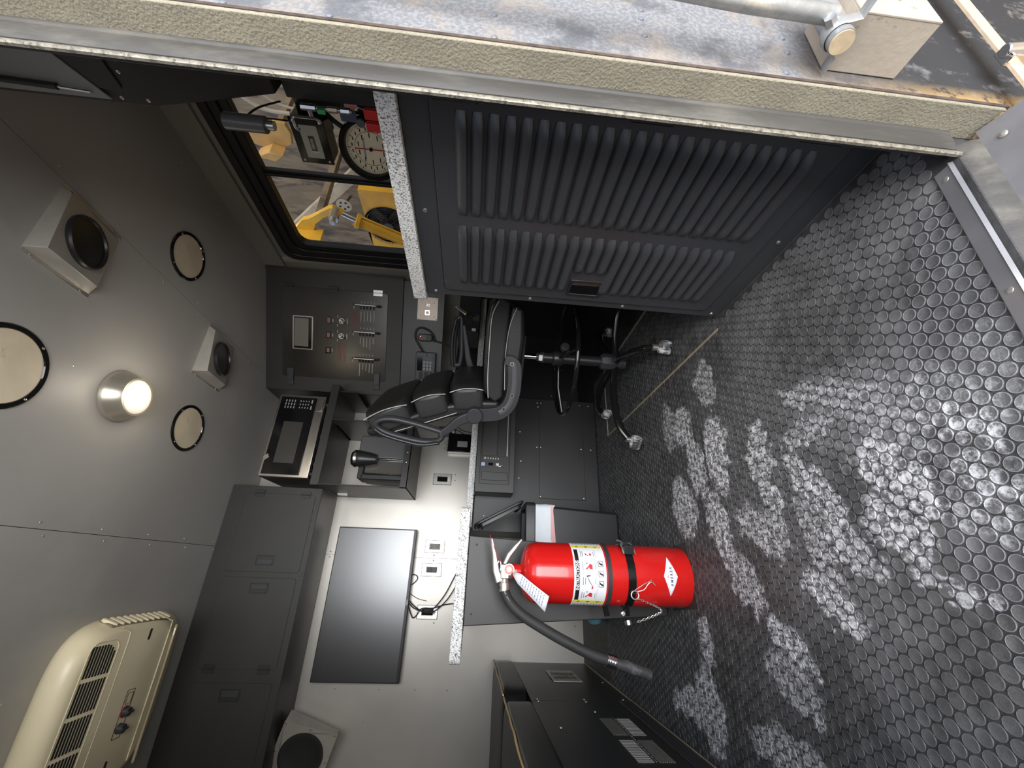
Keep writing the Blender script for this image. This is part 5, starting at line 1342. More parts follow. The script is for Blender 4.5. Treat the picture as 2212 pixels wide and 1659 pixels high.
B().cyl((0.008, 0, 0), (0.875, 0.72, 0.30), 0.012, n=10).obj('axle', gplastic, t)
g = B(); g.lathe([(0.0, 0.0), (0.060, 0.0), (0.062, 0.006), (0.0, 0.008)], 28, Matrix.Rotation(R(-90), 4, 'Y')); g.obj('disc', mat('pale_disc', (0.55, 0.50, 0.40), 0.5, metal=0.3), t)
g = B()
for k in range(5):
    a = 2 * PI * k / 5; g.cyl((-0.009, 0.034 * math.cos(a), 0.034 * math.sin(a)), (-0.0065, 0.034 * math.cos(a), 0.034 * math.sin(a)), 0.009, n=10)
g.obj('holes', dark, t)
t = thing('upper_yellow_guard', 'dusty orange angled guard plate behind the near window pane', 'guard')
f = 1.18
g = B(); g.prism([(y * f, 0.72 + (z - 0.72) * f) for y, z in ((1.769, 2.214), (1.80, 2.15), (1.818, 2.049), (1.79, 2.0), (1.77, 1.95), (1.70, 1.93), (1.645, 1.945), (1.63, 2.0), (1.70, 2.10), (1.72, 2.19))], 2.70, 2.73, 'x')
g.obj('plate', yellow2, t, bevel=0.004)
g = B(); g.prism([(y * f, 0.72 + (z - 0.72) * f) for y, z in ((1.81, 2.15), (1.83, 2.045), (1.79, 1.99), (1.77, 2.06))], 2.60, 2.70, 'x'); g.obj('flange', yellow2, t, bevel=0.004)
B().box(2.73, 3.599, 2.06, 2.10, 2.28, 2.32).obj('mounting_arm', baym, t)
t = thing('slanted_beam', 'pale dusty beam slanting across the view outside the window', 'beam')
g = B(); a_, b_ = Vector((3.3, 2.35, 1.55)), Vector((3.3, 3.95, 3.25))
dd_ = (b_ - a_).normalized(); nn_ = Vector((0, -dd_.z, dd_.y)) * 0.05
g.add([a_ + nn_, a_ - nn_, b_ - nn_, b_ + nn_] + [p + Vector((0.06, 0, 0)) for p in (a_ + nn_, a_ - nn_, b_ - nn_, b_ + nn_)], [(0, 1, 2, 3), (4, 7, 6, 5), (0, 4, 5, 1), (1, 5, 6, 2), (2, 6, 7, 3), (3, 7, 4, 0)])
g.obj('beam', mat('dusty_beam', (0.46, 0.38, 0.27), 0.8, var=0.2, vscale=10), t)
for k, (pts, lb) in enumerate(((((3.599, 1.50, 3.10), (3.1, 1.58, 2.85), (2.9, 1.62, 2.75), (2.9, 1.85, 2.55), (2.9, 1.98, 2.38), (2.9, 2.0, 2.2)), 'thicker pale hose hanging in the bay above the orange guard'), (((3.599, 1.42, 2.95), (3.1, 1.50, 2.68), (2.95, 1.55, 2.6), (2.95, 1.75, 2.5), (2.95, 1.95, 2.32), (2.95, 2.0, 2.15)), 'thinner pale hose behind the orange guard in the bay'))):
    c_ = B(); c_.tube(spline([Vector(p) for p in pts], 7), 0.014 - k * 0.005, 8)
    tag(c_.obj('bay_hose', mat('pale_hose', (0.42, 0.37, 0.30), 0.6)), lb, 'hose')

# ================================================================== SWIVEL CHAIR
t = thing('swivel_chair', 'black leather drafting chair with white stitching and a foot ring', 'chair', (0.93, 1.70, 0), R(-38))
W0, W1 = -0.215, 0.215       # across
def sprism(poly, y0, y1, name, m, bev=0.02, seg=3, parent=t):
    g = B(); g.prism(poly, y0, y1, 'y'); return g.obj(name, m, parent, bevel=bev, seg=seg, smooth=60)
seat = [(-0.175, 0.660), (-0.150, 0.696), (-0.06, 0.706), (0.10, 0.708), (0.22, 0.700), (0.27, 0.670), (0.25, 0.625), (0.10, 0.632), (-0.05, 0.634), (-0.150, 0.630)]
sprism(seat, W0 - 0.005, W1 + 0.005, 'seat', meshfab, 0.012)
sprism([(-0.15, 0.690), (-0.14, 0.712), (0.0, 0.719), (0.14, 0.719), (0.235, 0.708), (0.262, 0.68), (0.15, 0.695)], W0 + 0.012, W1 - 0.012, 'seat_top', leather, 0.014)
sprism([(-0.14, 0.634), (0.0, 0.640), (0.14, 0.636), (0.245, 0.622), (0.235, 0.562), (0.10, 0.552), (-0.05, 0.560), (-0.13, 0.590)], W0 + 0.012, W1 - 0.012, 'seat_shell', leather, 0.02)
for yy in (W0 - 0.008, W1 + 0.008):
    g = B(); g.tube(spline([(-0.155, yy, 0.690), (-0.06, yy, 0.698), (0.08, yy, 0.700), (0.19, yy, 0.697), (0.25, yy, 0.675)], 5), 0.0018, 6); g.obj('seat_stitching', thread, t)
    y2 = yy + (0.020 if yy < 0 else -0.020)
    g = B(); g.tube(spline([(-0.12, y2, 0.622), (0.02, y2, 0.630), (0.15, y2, 0.622), (0.23, y2, 0.598)], 5), 0.0016, 6); g.obj('shell_stitching', thread, t)
sprism([(-0.225, 0.640), (-0.170, 0.640), (-0.175, 0.76), (-0.215, 0.92), (-0.285, 1.08), (-0.335, 1.205), (-0.368, 1.190), (-0.352, 1.10), (-0.312, 0.98), (-0.262, 0.86), (-0.238, 0.76)], W0 + 0.0, W1, 'back_shell', leather, 0.015)
def pad(cx, cz, hx, hz, ang):
    g = B(); g.puff((cx, 0, cz), (hx, 0.232, hz), 0.42, Matrix.Rotation(R(ang), 4, 'Y'), n=36, m=18, wob=0.02)
    o = g.obj('back_pad', leather, t, smooth=80)
    g = B(); g.puff((cx - 0.010, 0, cz - 0.003), (hx * 0.80, 0.2350, hz * 0.88), 0.30, Matrix.Rotation(R(ang), 4, 'Y'), n=36, m=18)
    g.obj('side_mesh', meshfab, o, smooth=80)
    Mx = T((cx, 0, cz)) @ Matrix.Rotation(R(ang), 4, 'Y')
    for s_ in (-1, 1):
        g = B(); g.tube([Mx @ Vector((hx * 0.50 + 0.012 * math.sin(PI * (k / 12)), s_ * 0.2335, -hz * 0.88 + 2 * hz * 0.88 * k / 12)) for k in range(13)], 0.0018, 6); g.obj('stitching', thread, o)
pad(-0.160, 0.778, 0.062, 0.080, -8)
pad(-0.200, 0.930, 0.062, 0.084, -18)
pad(-0.272, 1.105, 0.060, 0.110, -24)
for yy in (W0 - 0.002, W1 + 0.002):
    g = B(); g.tube(spline([(-0.232, yy, 0.82), (-0.272, yy, 0.92), (-0.315, yy, 1.03), (-0.340, yy, 1.10)], 5), 0.0018, 6); g.obj('back_stitching', thread, t)
def bracket(side):
    y0, y1 = (W0 - 0.040, W0 - 0.012) if side < 0 else (W1 + 0.012, W1 + 0.040)
    g = B()
    pth = spline([(0.020, 0, 0.632), (0.005, 0, 0.597), (-0.06, 0, 0.586), (-0.125, 0, 0.588), (-0.180, 0, 0.606), (-0.215, 0, 0.650), (-0.225, 0, 0.735)], 5)
    ws = [0.030 + 0.026 * min(1, i / 6) for i in range(len(pth))]
    g.prism(ribbon([(p.x, p.z) for p in pth], ws), y0, y1, 'y')
    o = g.obj('arm_bracket', gplastic, t, bevel=0.008, seg=3, smooth=60)
    g = B()
    g.tube([(p.x, y0 - 0.001 if side < 0 else y1 + 0.001, p.z) for p in pth[4:-6]], 0.012, 8, flat=(1, 0.25), up=(0, 0, 1)); g.obj('inset', mat('inset_grey', (0.075, 0.075, 0.08), 0.5), o)
    ye = y0 if side < 0 else y1
    for bx, bz in ((0.004, 0.603), (-0.128, 0.592), (-0.190, 0.622)):
        g = B(); g.cyl((bx, ye, bz), (bx, ye + side * 0.004, bz), 0.0085, n=16); bo = g.obj('bolt', zinc, o)
        g = B(); g.cyl((bx, ye + side * 0.003, bz), (bx, ye + side * 0.0046, bz), 0.0055, n=6); g.obj('hex_socket', dark, bo)
    return o
bracket(-1); bracket(1)
PZ = 0.742
g = B(); g.cyl((-0.225, W0 - 0.058, PZ), (-0.225, W0 - 0.006, PZ), 0.034, n=36); g.obj('arm_pivot', gplastic, t, bevel=0.004)
g = B(); g.cyl((-0.225, W1 + 0.058, PZ), (-0.225, W1 + 0.006, PZ), 0.034, n=36); g.obj('arm_pivot', gplastic, t, bevel=0.004)
# near arm, swung up along the back
ya = W0 - 0.040
g = B()
ap = spline([(-0.225, 0, PZ), (-0.250, 0, 0.800), (-0.290, 0, 0.845), (-0.320, 0, 0.885)], 6)
g.prism(ribbon([(p.x, p.z) for p in ap], [0.046 - 0.020 * i / len(ap) for i in range(len(ap))]), ya - 0.015, ya + 0.013, 'y')
arm = g.obj('armrest', gplastic, t, bevel=0.007, seg=3, smooth=60)
g = B(); g.tube(spline([(-0.305, ya, 0.880), (-0.292, ya, 0.930), (-0.275, ya, 1.00), (-0.262, ya, 1.080), (-0.272, ya, 1.135), (-0.300, ya, 1.145), (-0.325, ya, 1.10), (-0.345, ya, 1.02), (-0.355, ya, 0.95), (-0.350, ya, 0.895), (-0.330, ya, 0.872)], 5), 0.0135, 12, closed=True, flat=(1.3, 0.95), up=(0, 1, 0)); g.obj('arm_loop', gplastic, arm, smooth=60)
g = B(); g.tube(spline([(-0.352, ya, 0.885), (-0.364, ya, 0.955), (-0.352, ya, 1.03), (-0.330, ya, 1.11), (-0.306, ya, 1.150)], 6), 0.0150, 14, flat=(1.8, 0.8), up=(0, 1, 0)); g.obj('arm_pad', plastic, arm, smooth=60)
# far arm, down level
yy = W1 + 0.041
g = B()
ap = spline([(-0.225, 0, PZ), (-0.15, 0, 0.768), (-0.075, 0, 0.790), (-0.045, 0, 0.840), (-0.06, 0, 0.872)], 6)
ap = spline([(-0.225, 0, PZ), (-0.16, 0, 0.770), (-0.08, 0, 0.800), (0.00, 0, 0.815), (0.10, 0, 0.835)], 6)
g.prism(ribbon([(p.x, p.z) for p in ap], [0.046 - 0.026 * i / len(ap) for i in range(len(ap))]), yy - 0.015, yy + 0.015, 'y')
arm2 = g.obj('armrest', gplastic, t, bevel=0.007, seg=3, smooth=60)
g = B()
g.tube(spline([(-0.118, yy, 0.872), (-0.05, yy, 0.880), (0.05, yy, 0.878), (0.125, yy, 0.866), (0.130, yy, 0.848), (0.05, yy, 0.842), (-0.05, yy, 0.838), (-0.115, yy, 0.845)], 5), 0.0135, 12, closed=True, flat=(1.3, 0.95), up=(0, 1, 0)); g.obj('arm_loop', gplastic, arm2, smooth=60)
g = B(); g.tube(spline([(-0.122, yy, 0.880), (-0.05, yy, 0.888), (0.05, yy, 0.886), (0.128, yy, 0.873)], 6), 0.015, 14, flat=(1.8, 0.8), up=(0, 1, 0)); g.obj('arm_pad', plastic, arm2, smooth=60)
# column, lever, foot ring
g = B(); g.box(-0.09, 0.11, -0.10, 0.10, 0.538, 0.556); g.obj('seat_plate', dark, t, bevel=0.004)
g = B(); g.cyl((0, 0, 0.43), (0, 0, 0.54), 0.0125, n=20); g.obj('gas_piston', chrome, t)
g = B(); g.cyl((0, 0, 0.11), (0, 0, 0.45), 0.0245, n=28); g.lathe([(0.031, 0.345), (0.034, 0.35), (0.034, 0.39), (0.031, 0.395), (0.026, 0.40), (0.026, 0.345)], 28); g.obj('column', plastic, t, bevel=0.002)
g = B(); g.cyl((0, 0, 0.44), (0, 0, 0.475), 0.028, 0.017, 24); lv_ = g.obj('collar', gplastic, t)
g = B(); g.box(-0.012, 0.014, -0.0285, -0.0255, 0.447, 0.464); g.obj('white_mark', white, lv_)
fr = 0.262
g = B(); g.tube([(fr * math.cos(2 * PI * i / 72), fr * math.sin(2 * PI * i / 72), 0.335) for i in range(72)], 0.0105, 14, closed=True); ringo = g.obj('foot_ring', gloss, t, smooth=80)
g = B()
for a in (20, 110, 200, 290): g.tube([(0.03 * math.cos(R(a)), 0.03 * math.sin(R(a)), 0.365), (0.14 * math.cos(R(a)), 0.14 * math.sin(R(a)), 0.362), (fr * math.cos(R(a)), fr * math.sin(R(a)), 0.337)], 0.0085, 12)
g.obj('ring_spokes', gloss, ringo)
g = B(); g.cyl((0.03, -0.02, 0.352), (0.062, -0.05, 0.352), 0.007, n=12); g.lathe([(0.021, 0), (0.022, 0.006), (0.021, 0.020), (0.016, 0.026), (0.0, 0.027)], 18, T((0.055, -0.045, 0.352)) @ Matrix.Rotation(R(90), 4, 'X') @ Matrix.Rotation(R(40), 4, 'Y')); g.obj('clamp_knob', gplastic, ringo)
# five-star base with castors
g = B(); g.lathe([(0.026, 0.085), (0.036, 0.09), (0.040, 0.10), (0.040, 0.15), (0.033, 0.165), (0.026, 0.168)], 8); g.cyl((0, 0, 0.045), (0, 0, 0.09), 0.030, n=20); g.obj('base_hub', gplastic, t, bevel=0.002)
for k, a in enumerate([q + 38 for q in (180, 252, 324, 36, 108)]):
    ca, sa = math.cos(R(a)), math.sin(R(a))
    g = B(); g.tube(spline([(0.02 * ca, 0.02 * sa, 0.093), (0.12 * ca, 0.12 * sa, 0.108), (0.24 * ca, 0.24 * sa, 0.108), (0.33 * ca, 0.33 * sa, 0.090), (0.375 * ca, 0.375 * sa, 0.062)], 7), 0.0135, 14, flat=(1.25, 1.0)); g.obj('base_leg', gloss, t, smooth=80)
    wh = mat('chalky_castor', (0.055, 0.055, 0.055), 0.5, dirt=(0.50, 0.50, 0.50), dscale=38, dlo=0.46, dhi=0.6)
    M_ = T((0.392 * ca, 0.392 * sa, 0.0272)) @ Matrix.Rotation(R(a + (35, -20, 60, 10, 75)[k]), 4, 'Z') @ Matrix.Rotation(R(90), 4, 'X')
    g = B(); g.lathe([(0.0, -0.026), (0.018, -0.026), (0.024, -0.023), (0.0255, -0.018), (0.0255, -0.006), (0.022, -0.005), (0.022, 0.005), (0.0255, 0.006), (0.0255, 0.018), (0.024, 0.023), (0.018, 0.026), (0.0, 0.026)], 24, M_)
    c_ = g.obj('castor', wh, t)
    g = B(); g.lathe([(0.0, -0.0275), (0.013, -0.0275), (0.015, -0.026)], 18, M_); g.obj('hub_cap', mat('chalky_cap', (0.20, 0.20, 0.20), 0.4, dirt=(0.6, 0.6, 0.6), dscale=60, dlo=0.45, dhi=0.6), c_)
    g = B(); g.cyl((0.380 * ca, 0.380 * sa, 0.05), (0.380 * ca, 0.380 * sa, 0.072), 0.013, n=14); g.obj('stem', zinc, c_)

# ================================================================== FIRE EXTINGUISHER
t = thing('fire_extinguisher', 'red fire extinguisher with instruction label standing at the centre', 'fire extinguisher', (0.004, 1.4885, 0))
RR = 0.0935
g = B(); g.lathe([(0.0, 0.012), (0.080, 0.006), (RR - 0.002, 0.002), (RR, 0.006), (RR, 0.490), (RR * 0.985, 0.507), (RR * 0.92, 0.524), (RR * 0.78, 0.538), (RR * 0.55, 0.547), (0.024, 0.551), (0.0225, 0.552), (0.0225, 0.582)], 72); g.obj('cylinder', red, t, smooth=60)
def cw(r):
    def f_(p): a = p.x / r; return Vector((r * math.sin(a), -r * math.cos(a), p.z))
    return f_
def patch(x0, x1, z0, z1, r, m, name, parent, n=24):
    g = B(); w_ = cw(r)
    vs = []
    for i in range(n + 1):
        x = x0 + (x1 - x0) * i / n
        vs += [w_(Vector((x, 0, z0))), w_(Vector((x, 0, z1)))]
    g.add(vs, [(2 * i, 2 * i + 2, 2 * i + 3, 2 * i + 1) for i in range(n)])
    return g.obj(name, m, parent, smooth=80)
LB = patch(-0.150, 0.150, 0.288, 0.392, RR + 0.0004, tagm, 'label', t, 48)
patch(-0.088, 0.080, 0.374, 0.3865, RR + 0.0008, blackprint, 'title_bar', LB)
textmesh('INSTRUCTIONS', 0.0150, white, LB, None, bold=0.0004, warp=lambda p: cw(RR + 0.0012)(Vector((p.x * 0.84 - 0.006, 0, p.z + 0.3800))))
for xa in (-0.102, 0.090):
    patch(xa, xa + 0.012, 0.292, 0.390, RR + 0.0008, yprint, 'yellow_strip', LB, 4)
    for i, chh in enumerate('ABC'):
        textmesh(chh, 0.012, blackprint, LB, None, bold=0.0004, warp=lambda p, i=i, xa=xa: cw(RR + 0.0012)(Vector((p.x + xa + 0.006, 0, p.z + 0.372 - i * 0.031))))
pr_ = B()
def pp(x0, x1, z0, z1, r=RR + 0.0010):
    w_ = cw(r); n_ = max(1, int((x1 - x0) / 0.008))
    vs = []
    for i in range(n_ + 1):
        x = x0 + (x1 - x0) * i / n_; vs += [w_(Vector((x, 0, z0))), w_(Vector((x, 0, z1)))]
    pr_.add(vs, [(2 * i, 2 * i + 2, 2 * i + 3, 2 * i + 1) for i in range(n_)])
for cx_, a_, b_ in ((-0.068, 0.364, 0.359), (-0.022, 0.362, 0.357), (0.022, 0.362, 0), (0.062, 0.364, 0.360)):
    pp(cx_ - 0.012, cx_ + 0.012, a_, a_ + 0.0022)
    if b_: pp(cx_ - 0.010, cx_ + 0.010, b_ - 0.0016, b_ + 0.0006)
    pp(cx_ - 0.009, cx_ + 0.009, 0.3225, 0.3242)
pp(-0.088, 0.080, 0.3175, 0.3182)
for s_ in (-1, 1):
    for i in range(9): pp(s_ * 0.126 - 0.014, s_ * 0.126 + 0.014, 0.296 + i * 0.0102, 0.2985 + i * 0.0102)
pr_.obj('small_print', mat('grey_print', (0.25, 0.26, 0.30), 0.5), LB)
pc = B(); pk = B()
def shape(b_, poly, r=RR + 0.0011):
    w_ = cw(r); b_.add([w_(Vector((x, 0, z))) for x, z in poly], [tuple(range(len(poly)))])
for cx_, kind in ((-0.066, 0), (0.020, 1), (0.060, 2), (-0.040, 3)):
    if kind in (0, 1):
        shape(pc, [(cx_ - 0.008, 0.332), (cx_ + 0.006, 0.332), (cx_ + 0.009, 0.340), (cx_ + 0.002, 0.345), (cx_ - 0.006, 0.342)])
        shape(pc, [(cx_ - 0.010, 0.352), (cx_ - 0.006, 0.354), (cx_ + 0.002, 0.345), (cx_ - 0.002, 0.344)])
        shape(pk, [(cx_ + 0.008, 0.350), (cx_ + 0.012, 0.352), (cx_ + 0.012, 0.346)])
    elif kind == 2:
        shape(pc, [(cx_ - 0.003, 0.331), (cx_ + 0.004, 0.331), (cx_ + 0.005, 0.337), (cx_ - 0.004, 0.337)])
        shape(pk, [(cx_ - 0.004, 0.349), (cx_ + 0.004, 0.352), (cx_ + 0.002, 0.346)]); shape(pk, [(cx_ - 0.003, 0.346), (cx_ - 0.001, 0.347), (cx_ - 0.003, 0.341), (cx_ - 0.005, 0.341)])
    else:
        shape(pc, [(cx_ - 0.005, 0.331), (cx_ + 0.003, 0.331), (cx_ + 0.002, 0.337), (cx_ - 0.002, 0.334), (cx_ - 0.005, 0.339)])
        shape(pk, [(cx_ + 0.003, 0.334), (cx_ + 0.020, 0.346), (cx_ + 0.032, 0.350), (cx_ + 0.031, 0.3485), (cx_ + 0.021, 0.3445), (cx_ + 0.004, 0.333)])
        shape(pk, [(cx_ + 0.030, 0.352), (cx_ + 0.034, 0.353), (cx_ + 0.036, 0.340), (cx_ + 0.033, 0.340), (cx_ + 0.032, 0.346)])
for k, cx_ in enumerate((-0.030, 0.000, 0.030)):
    w_ = cw(RR + 0.0011)
    o_ = rrect(cx_ - 0.0090, cx_ + 0.0090, 0.297, 0.3135, 0.0015, 2); i_ = rrect(cx_ - 0.0078, cx_ + 0.0078, 0.2982, 0.3123, 0.001, 2); n_ = len(o_)
    pk.add([w_(Vector((x, 0, z))) for x, z in o_ + i_], [(i, (i + 1) % n_, (i + 1) % n_ + n_, i + n_) for i in range(n_)])
    shape(pk, [(cx_ - 0.006, 0.299), (cx_ - 0.001, 0.299), (cx_ + 0.002, 0.306), (cx_ + 0.006, 0.311), (cx_ - 0.001, 0.310), (cx_ - 0.004, 0.305)])
pc.obj('red_pictograms', redprint, LB, smooth=0); pk.obj('black_pictograms', blackprint, LB, smooth=0)
# diamond badge
DX, DZ0, DZ1, ZM = 0.061, 0.056, 0.1015, 0.0785
def dia(sc_, r, inner=None):
    N = 20; vs = []; fs = []; w_ = cw(r)
    def zz(x, s_, up): 
        u = abs(x) / DX / s_ if s_ else 1
        return ZM + ((DZ1 - ZM) if up else (DZ0 - ZM)) * s_ * max(0.0, 1 - u)
    for up in (True, False):
        o = len(vs)
        for i in range(N + 1):
            x = -DX * sc_ + 2 * DX * sc_ * i / N
            lo = ZM if inner is None else (zz(x, inner, up) if abs(x) < DX * inner else ZM)
            vs += [w_(Vector((x, 0, lo))), w_(Vector((x, 0, zz(x, sc_, up))))]
        fs += [(o + 2 * i, o + 2 * i + 2, o + 2 * i + 3, o + 2 * i + 1) for i in range(N)]
    return vs, fs
g = B(); g.add(*dia(1.0, RR + 0.0006)); bd = g.obj('badge', tagm, t, smooth=0)
g = B(); g.add(*dia(0.90, RR + 0.0009, 0.865)); g.obj('badge_border', mat('pale_violet_print', (0.35, 0.33, 0.55), 0.5), bd, smooth=0)
textmesh('A M E R E X', 0.0120, mat('navy_print', (0.03, 0.05, 0.12), 0.5), bd, None, bold=0.0003, warp=lambda p: cw(RR + 0.0012)(Vector((p.x * 0.92, 0, p.z + 0.0755))))
textmesh('abc', 0.0085, redprint, bd, None, warp=lambda p: cw(RR + 0.0012)(Vector((p.x * 0.9, 0, p.z + 0.0882))))
# valve head
g = B(); g.cyl((0, 0, 0.578), (0, 0, 0.596), 0.0235, n=28); g.box(-0.024, 0.020, -0.020, 0.018, 0.590, 0.618); g.cyl((-0.022, 0, 0.603), (-0.040, 0, 0.603), 0.014, n=6); g.obj('valve_body', alu2, t, bevel=0.003)
g = B(); g.cyl((0.004, -0.018, 0.592), (0.004, -0.034, 0.592), 0.0178, n=32); ga = g.obj('pressure_gauge', chrome, t, bevel=0.001)
g = B(); g.cyl((0.004, -0.034, 0.592), (0.004, -0.0348, 0.592), 0.0155, n=32); g.obj('gauge_face', mat('gauge_red', (0.62, 0.13, 0.10), 0.3), ga)
g = B(); g.cyl((0.004, -0.0348, 0.592), (0.004, -0.0354, 0.592), 0.0085, n=24); g.obj('gauge_centre', cream, ga)
g = B()
g.prism(ribbon([(-0.035, 0.618), (0.0, 0.632), (0.05, 0.640), (0.10, 0.652)], [0.026, 0.022, 0.015, 0.010]), -0.012, 0.012, 'y'); g.obj('upper_lever', alu2, t, bevel=0.004)
g = B(); g.prism(ribbon([(0.018, 0.606), (0.048, 0.592), (0.075, 0.570), (0.100, 0.548)], [0.012, 0.016, 0.014, 0.008]), -0.012, 0.012, 'y'); g.obj('carry_handle', alu2, t, bevel=0.004)
g = B(); g.tube(spline([(-0.005, -0.02, 0.622), (0.012, -0.022, 0.618), (0.03, -0.02, 0.622), (0.02, -0.018, 0.630)], 4), 0.0018, 6); g.obj('safety_pin', chrome, t)
g = B(); g.tube(spline([(0.028, -0.018, 0.617), (0.05, -0.018, 0.633), (0.085, -0.015, 0.650), (0.108, -0.013, 0.659)], 5), 0.0009, 5); g.obj('pull_seal', redprint, t)
hp = spline([(-0.040, 0, 0.603), (-0.058, -0.002, 0.602), (-0.090, -0.010, 0.585), (-0.125, -0.018, 0.545), (-0.160, -0.024, 0.480), (-0.195, -0.028, 0.405), (-0.225, -0.030, 0.330), (-0.240, -0.030, 0.272)], 7)
g = B(); g.tube(hp, 0.0158, 18); ho = g.obj('hose', rubber, t, smooth=80)
g = B(); g.cyl((-0.036, 0, 0.603), (-0.062, -0.002, 0.602), 0.0165, n=24); g.obj('hose_fitting', alu2, t, bevel=0.002)
g = B(); e0, e1 = Vector((-0.2375, -0.030, 0.285)), Vector((-0.2455, -0.030, 0.256))
for k in range(4): 
    a_ = e0.lerp(e1, k / 4); b_ = e0.lerp(e1, (k + 0.8) / 4); g.cyl(a_, b_, 0.0190, 0.0190, 24)
g.cyl(e0, e1, 0.0175, n=24); g.obj('crimp_ferrule', chrome, t, bevel=0.001)
g = B(); g.tube([(-0.2455, -0.030, 0.256), (-0.250, -0.030, 0.235), (-0.262, -0.029, 0.190), (-0.274, -0.028, 0.150)], [0.0145, 0.0165, 0.0165, 0.0160], 18); g.obj('nozzle', mat('dusty_nozzle', (0.04, 0.04, 0.04), 0.6, dirt=(0.16, 0.16, 0.16), dscale=14, dlo=0.5, dhi=0.7), t, smooth=60)
g = B()
for k in range(8, 44):
    if k % 4 == 3: continue
    p = hp[k]; q = hp[k + 1]; o_ = Vector((0.35, -0.94, 0.25)).normalized() * 0.0160
    tt = (q - p).normalized(); s2 = tt.cross(o_).normalized() * 0.0016
    g.add([p + o_ - s2, p.lerp(q, 0.75) + o_ - s2, p.lerp(q, 0.75) + o_ + s2, p + o_ + s2], [(0, 1, 2, 3)])
g.obj('hose_print', mat('hose_white_print', (0.45, 0.45, 0.45), 0.6), ho, smooth=0)
# straps of the mounting bracket
def band(z, hw, rr0, m, name, parent, a0=0, a1=360):
    g = B(); n_ = 64; vs = []; fs = []
    full = a1 - a0 >= 360
    N = n_ if full else n_ + 1
    for i in range(N):
        a = R(a0 + (a1 - a0) * i / n_)
        c_, s_ = math.cos(a), math.sin(a)
        vs += [(rr0 * c_, rr0 * s_, z - hw), ((rr0 + 0.0022) * c_, (rr0 + 0.0022) * s_, z - hw), ((rr0 + 0.0022) * c_, (rr0 + 0.0022) * s_, z + hw), (rr0 * c_, rr0 * s_, z + hw)]
    for i in range(N if full else N - 1):
        j = (i + 1) % N
        for k in range(4): fs.append((i * 4 + k, j * 4 + k, j * 4 + (k + 1) % 4, i * 4 + (k + 1) % 4))
    g.add(vs, fs); return g.obj(name, m, parent, smooth=50)
band(0.2760, 0.0068, RR + 0.0006, rubber, 'rubber_band', t)
band(0.2845, 0.0008, RR + 0.0004, redprint, 'red_line', t)
bk = thing('extinguisher_bracket', 'black metal vehicle bracket clamp with pin and chain around the extinguisher', 'bracket', (0.004, 1.4885, 0))
band(0.205, 0.0125, RR + 0.0006, gloss, 'clamp_strap', bk)
g = B(); g.box(-0.035, 0.035, RR + 0.003, RR + 0.0065, 0.10, 0.42); g.obj('back_plate', black, bk, bevel=0.001)
g = B(); g.box(0.082, 0.104, -0.046, -0.034, 0.190, 0.222); g.obj('latch_block', gloss, bk, bevel=0.002)
g = B(); g.box(0.060, 0.090, -0.082, -0.072, 0.188, 0.224); g.obj('toggle_latch', gloss, bk, bevel=0.002)
g = B(); g.add([(0.100, -0.03, 0.216), (0.108, -0.03, 0.216), (0.110, -0.03, 0.226), (0.104, -0.036, 0.220)], [(0, 1, 2, 3)]); g.tube(spline([(0.106, -0.03, 0.226), (0.100, -0.055, 0.218), (0.083, -0.075, 0.226), (0.062, -0.085, 0.224)], 4), 0.0022, 8); g.tube(spline([(0.104, -0.03, 0.192), (0.09, -0.065, 0.188), (0.062, -0.088, 0.187)], 4), 0.0022, 8); g.obj('latch_wire', alu2, bk)
g = B(); g.tube(spline([(-0.088, -0.035, 0.210), (-0.100, -0.025, 0.212), (-0.108, -0.020, 0.208), (-0.120, -0.018, 0.207)], 4), 0.012, 8, flat=(1, 0.25), up=(0, 0, 1)); g.obj('clamp_ear', gloss, bk, bevel=0.001)
g = B(); g.tube(spline([(-0.085, -0.02, 0.276), (-0.098, -0.018, 0.276), (-0.112, -0.016, 0.272), (-0.122, -0.014, 0.270)], 4), 0.009, 8, flat=(1, 0.3), up=(0, 0, 1)); g.obj('upper_ear', gloss, bk)
g = B(); g.cyl((-0.112, -0.03, 0.224), (-0.112, -0.038, 0.224), 0.008, n=6); g.cyl((-0.112, -0.038, 0.224), (-0.112, -0.043, 0.224), 0.004, n=10); g.cyl((-0.131, -0.022, 0.205), (-0.145, -0.024, 0.203), 0.011, n=14); g.obj('bolt', chrome, bk, bevel=0.001)
px, pz = -0.057, 0.198
yf = lambda x: -math.sqrt(max(0, (RR + 0.006) ** 2 - x * x))
g = B(); g.tube([(px + 0.0118 * math.cos(2 * PI * i / 28), yf(px) - 0.003, pz + 0.0118 * math.sin(2 * PI * i / 28)) for i in range(28)], 0.0022, 8, closed=True); g.obj('pin_ring', alu2, bk)
g = B(); g.tube(spline([(px + 0.012, yf(px) - 0.002, pz + 0.002), (-0.030, yf(-0.03) - 0.002, 0.180), (-0.020, yf(-0.02) - 0.002, 0.160), (-0.012, yf(-0.012) - 0.002, 0.146)], 4), 0.0012, 6); g.tube(spline([(px + 0.010, yf(px) - 0.002, pz - 0.008), (-0.040, yf(-0.04) - 0.002, 0.170), (-0.024, yf(-0.024) - 0.003, 0.158), (-0.018, yf(-0.02) - 0.003, 0.146), (-0.027, yf(-0.02) - 0.003, 0.136)], 4), 0.0012, 6); g.obj('hitch_pin', alu2, bk)
cpth = spline([(-0.066, yf(-0.066) - 0.002, 0.186), (-0.078, yf(-0.078) - 0.001, 0.150), (-0.088, -0.045, 0.118), (-0.101, -0.04, 0.098), (-0.112, -0.035, 0.112), (-0.124, -0.03, 0.142), (-0.136, -0.026, 0.178)], 5)
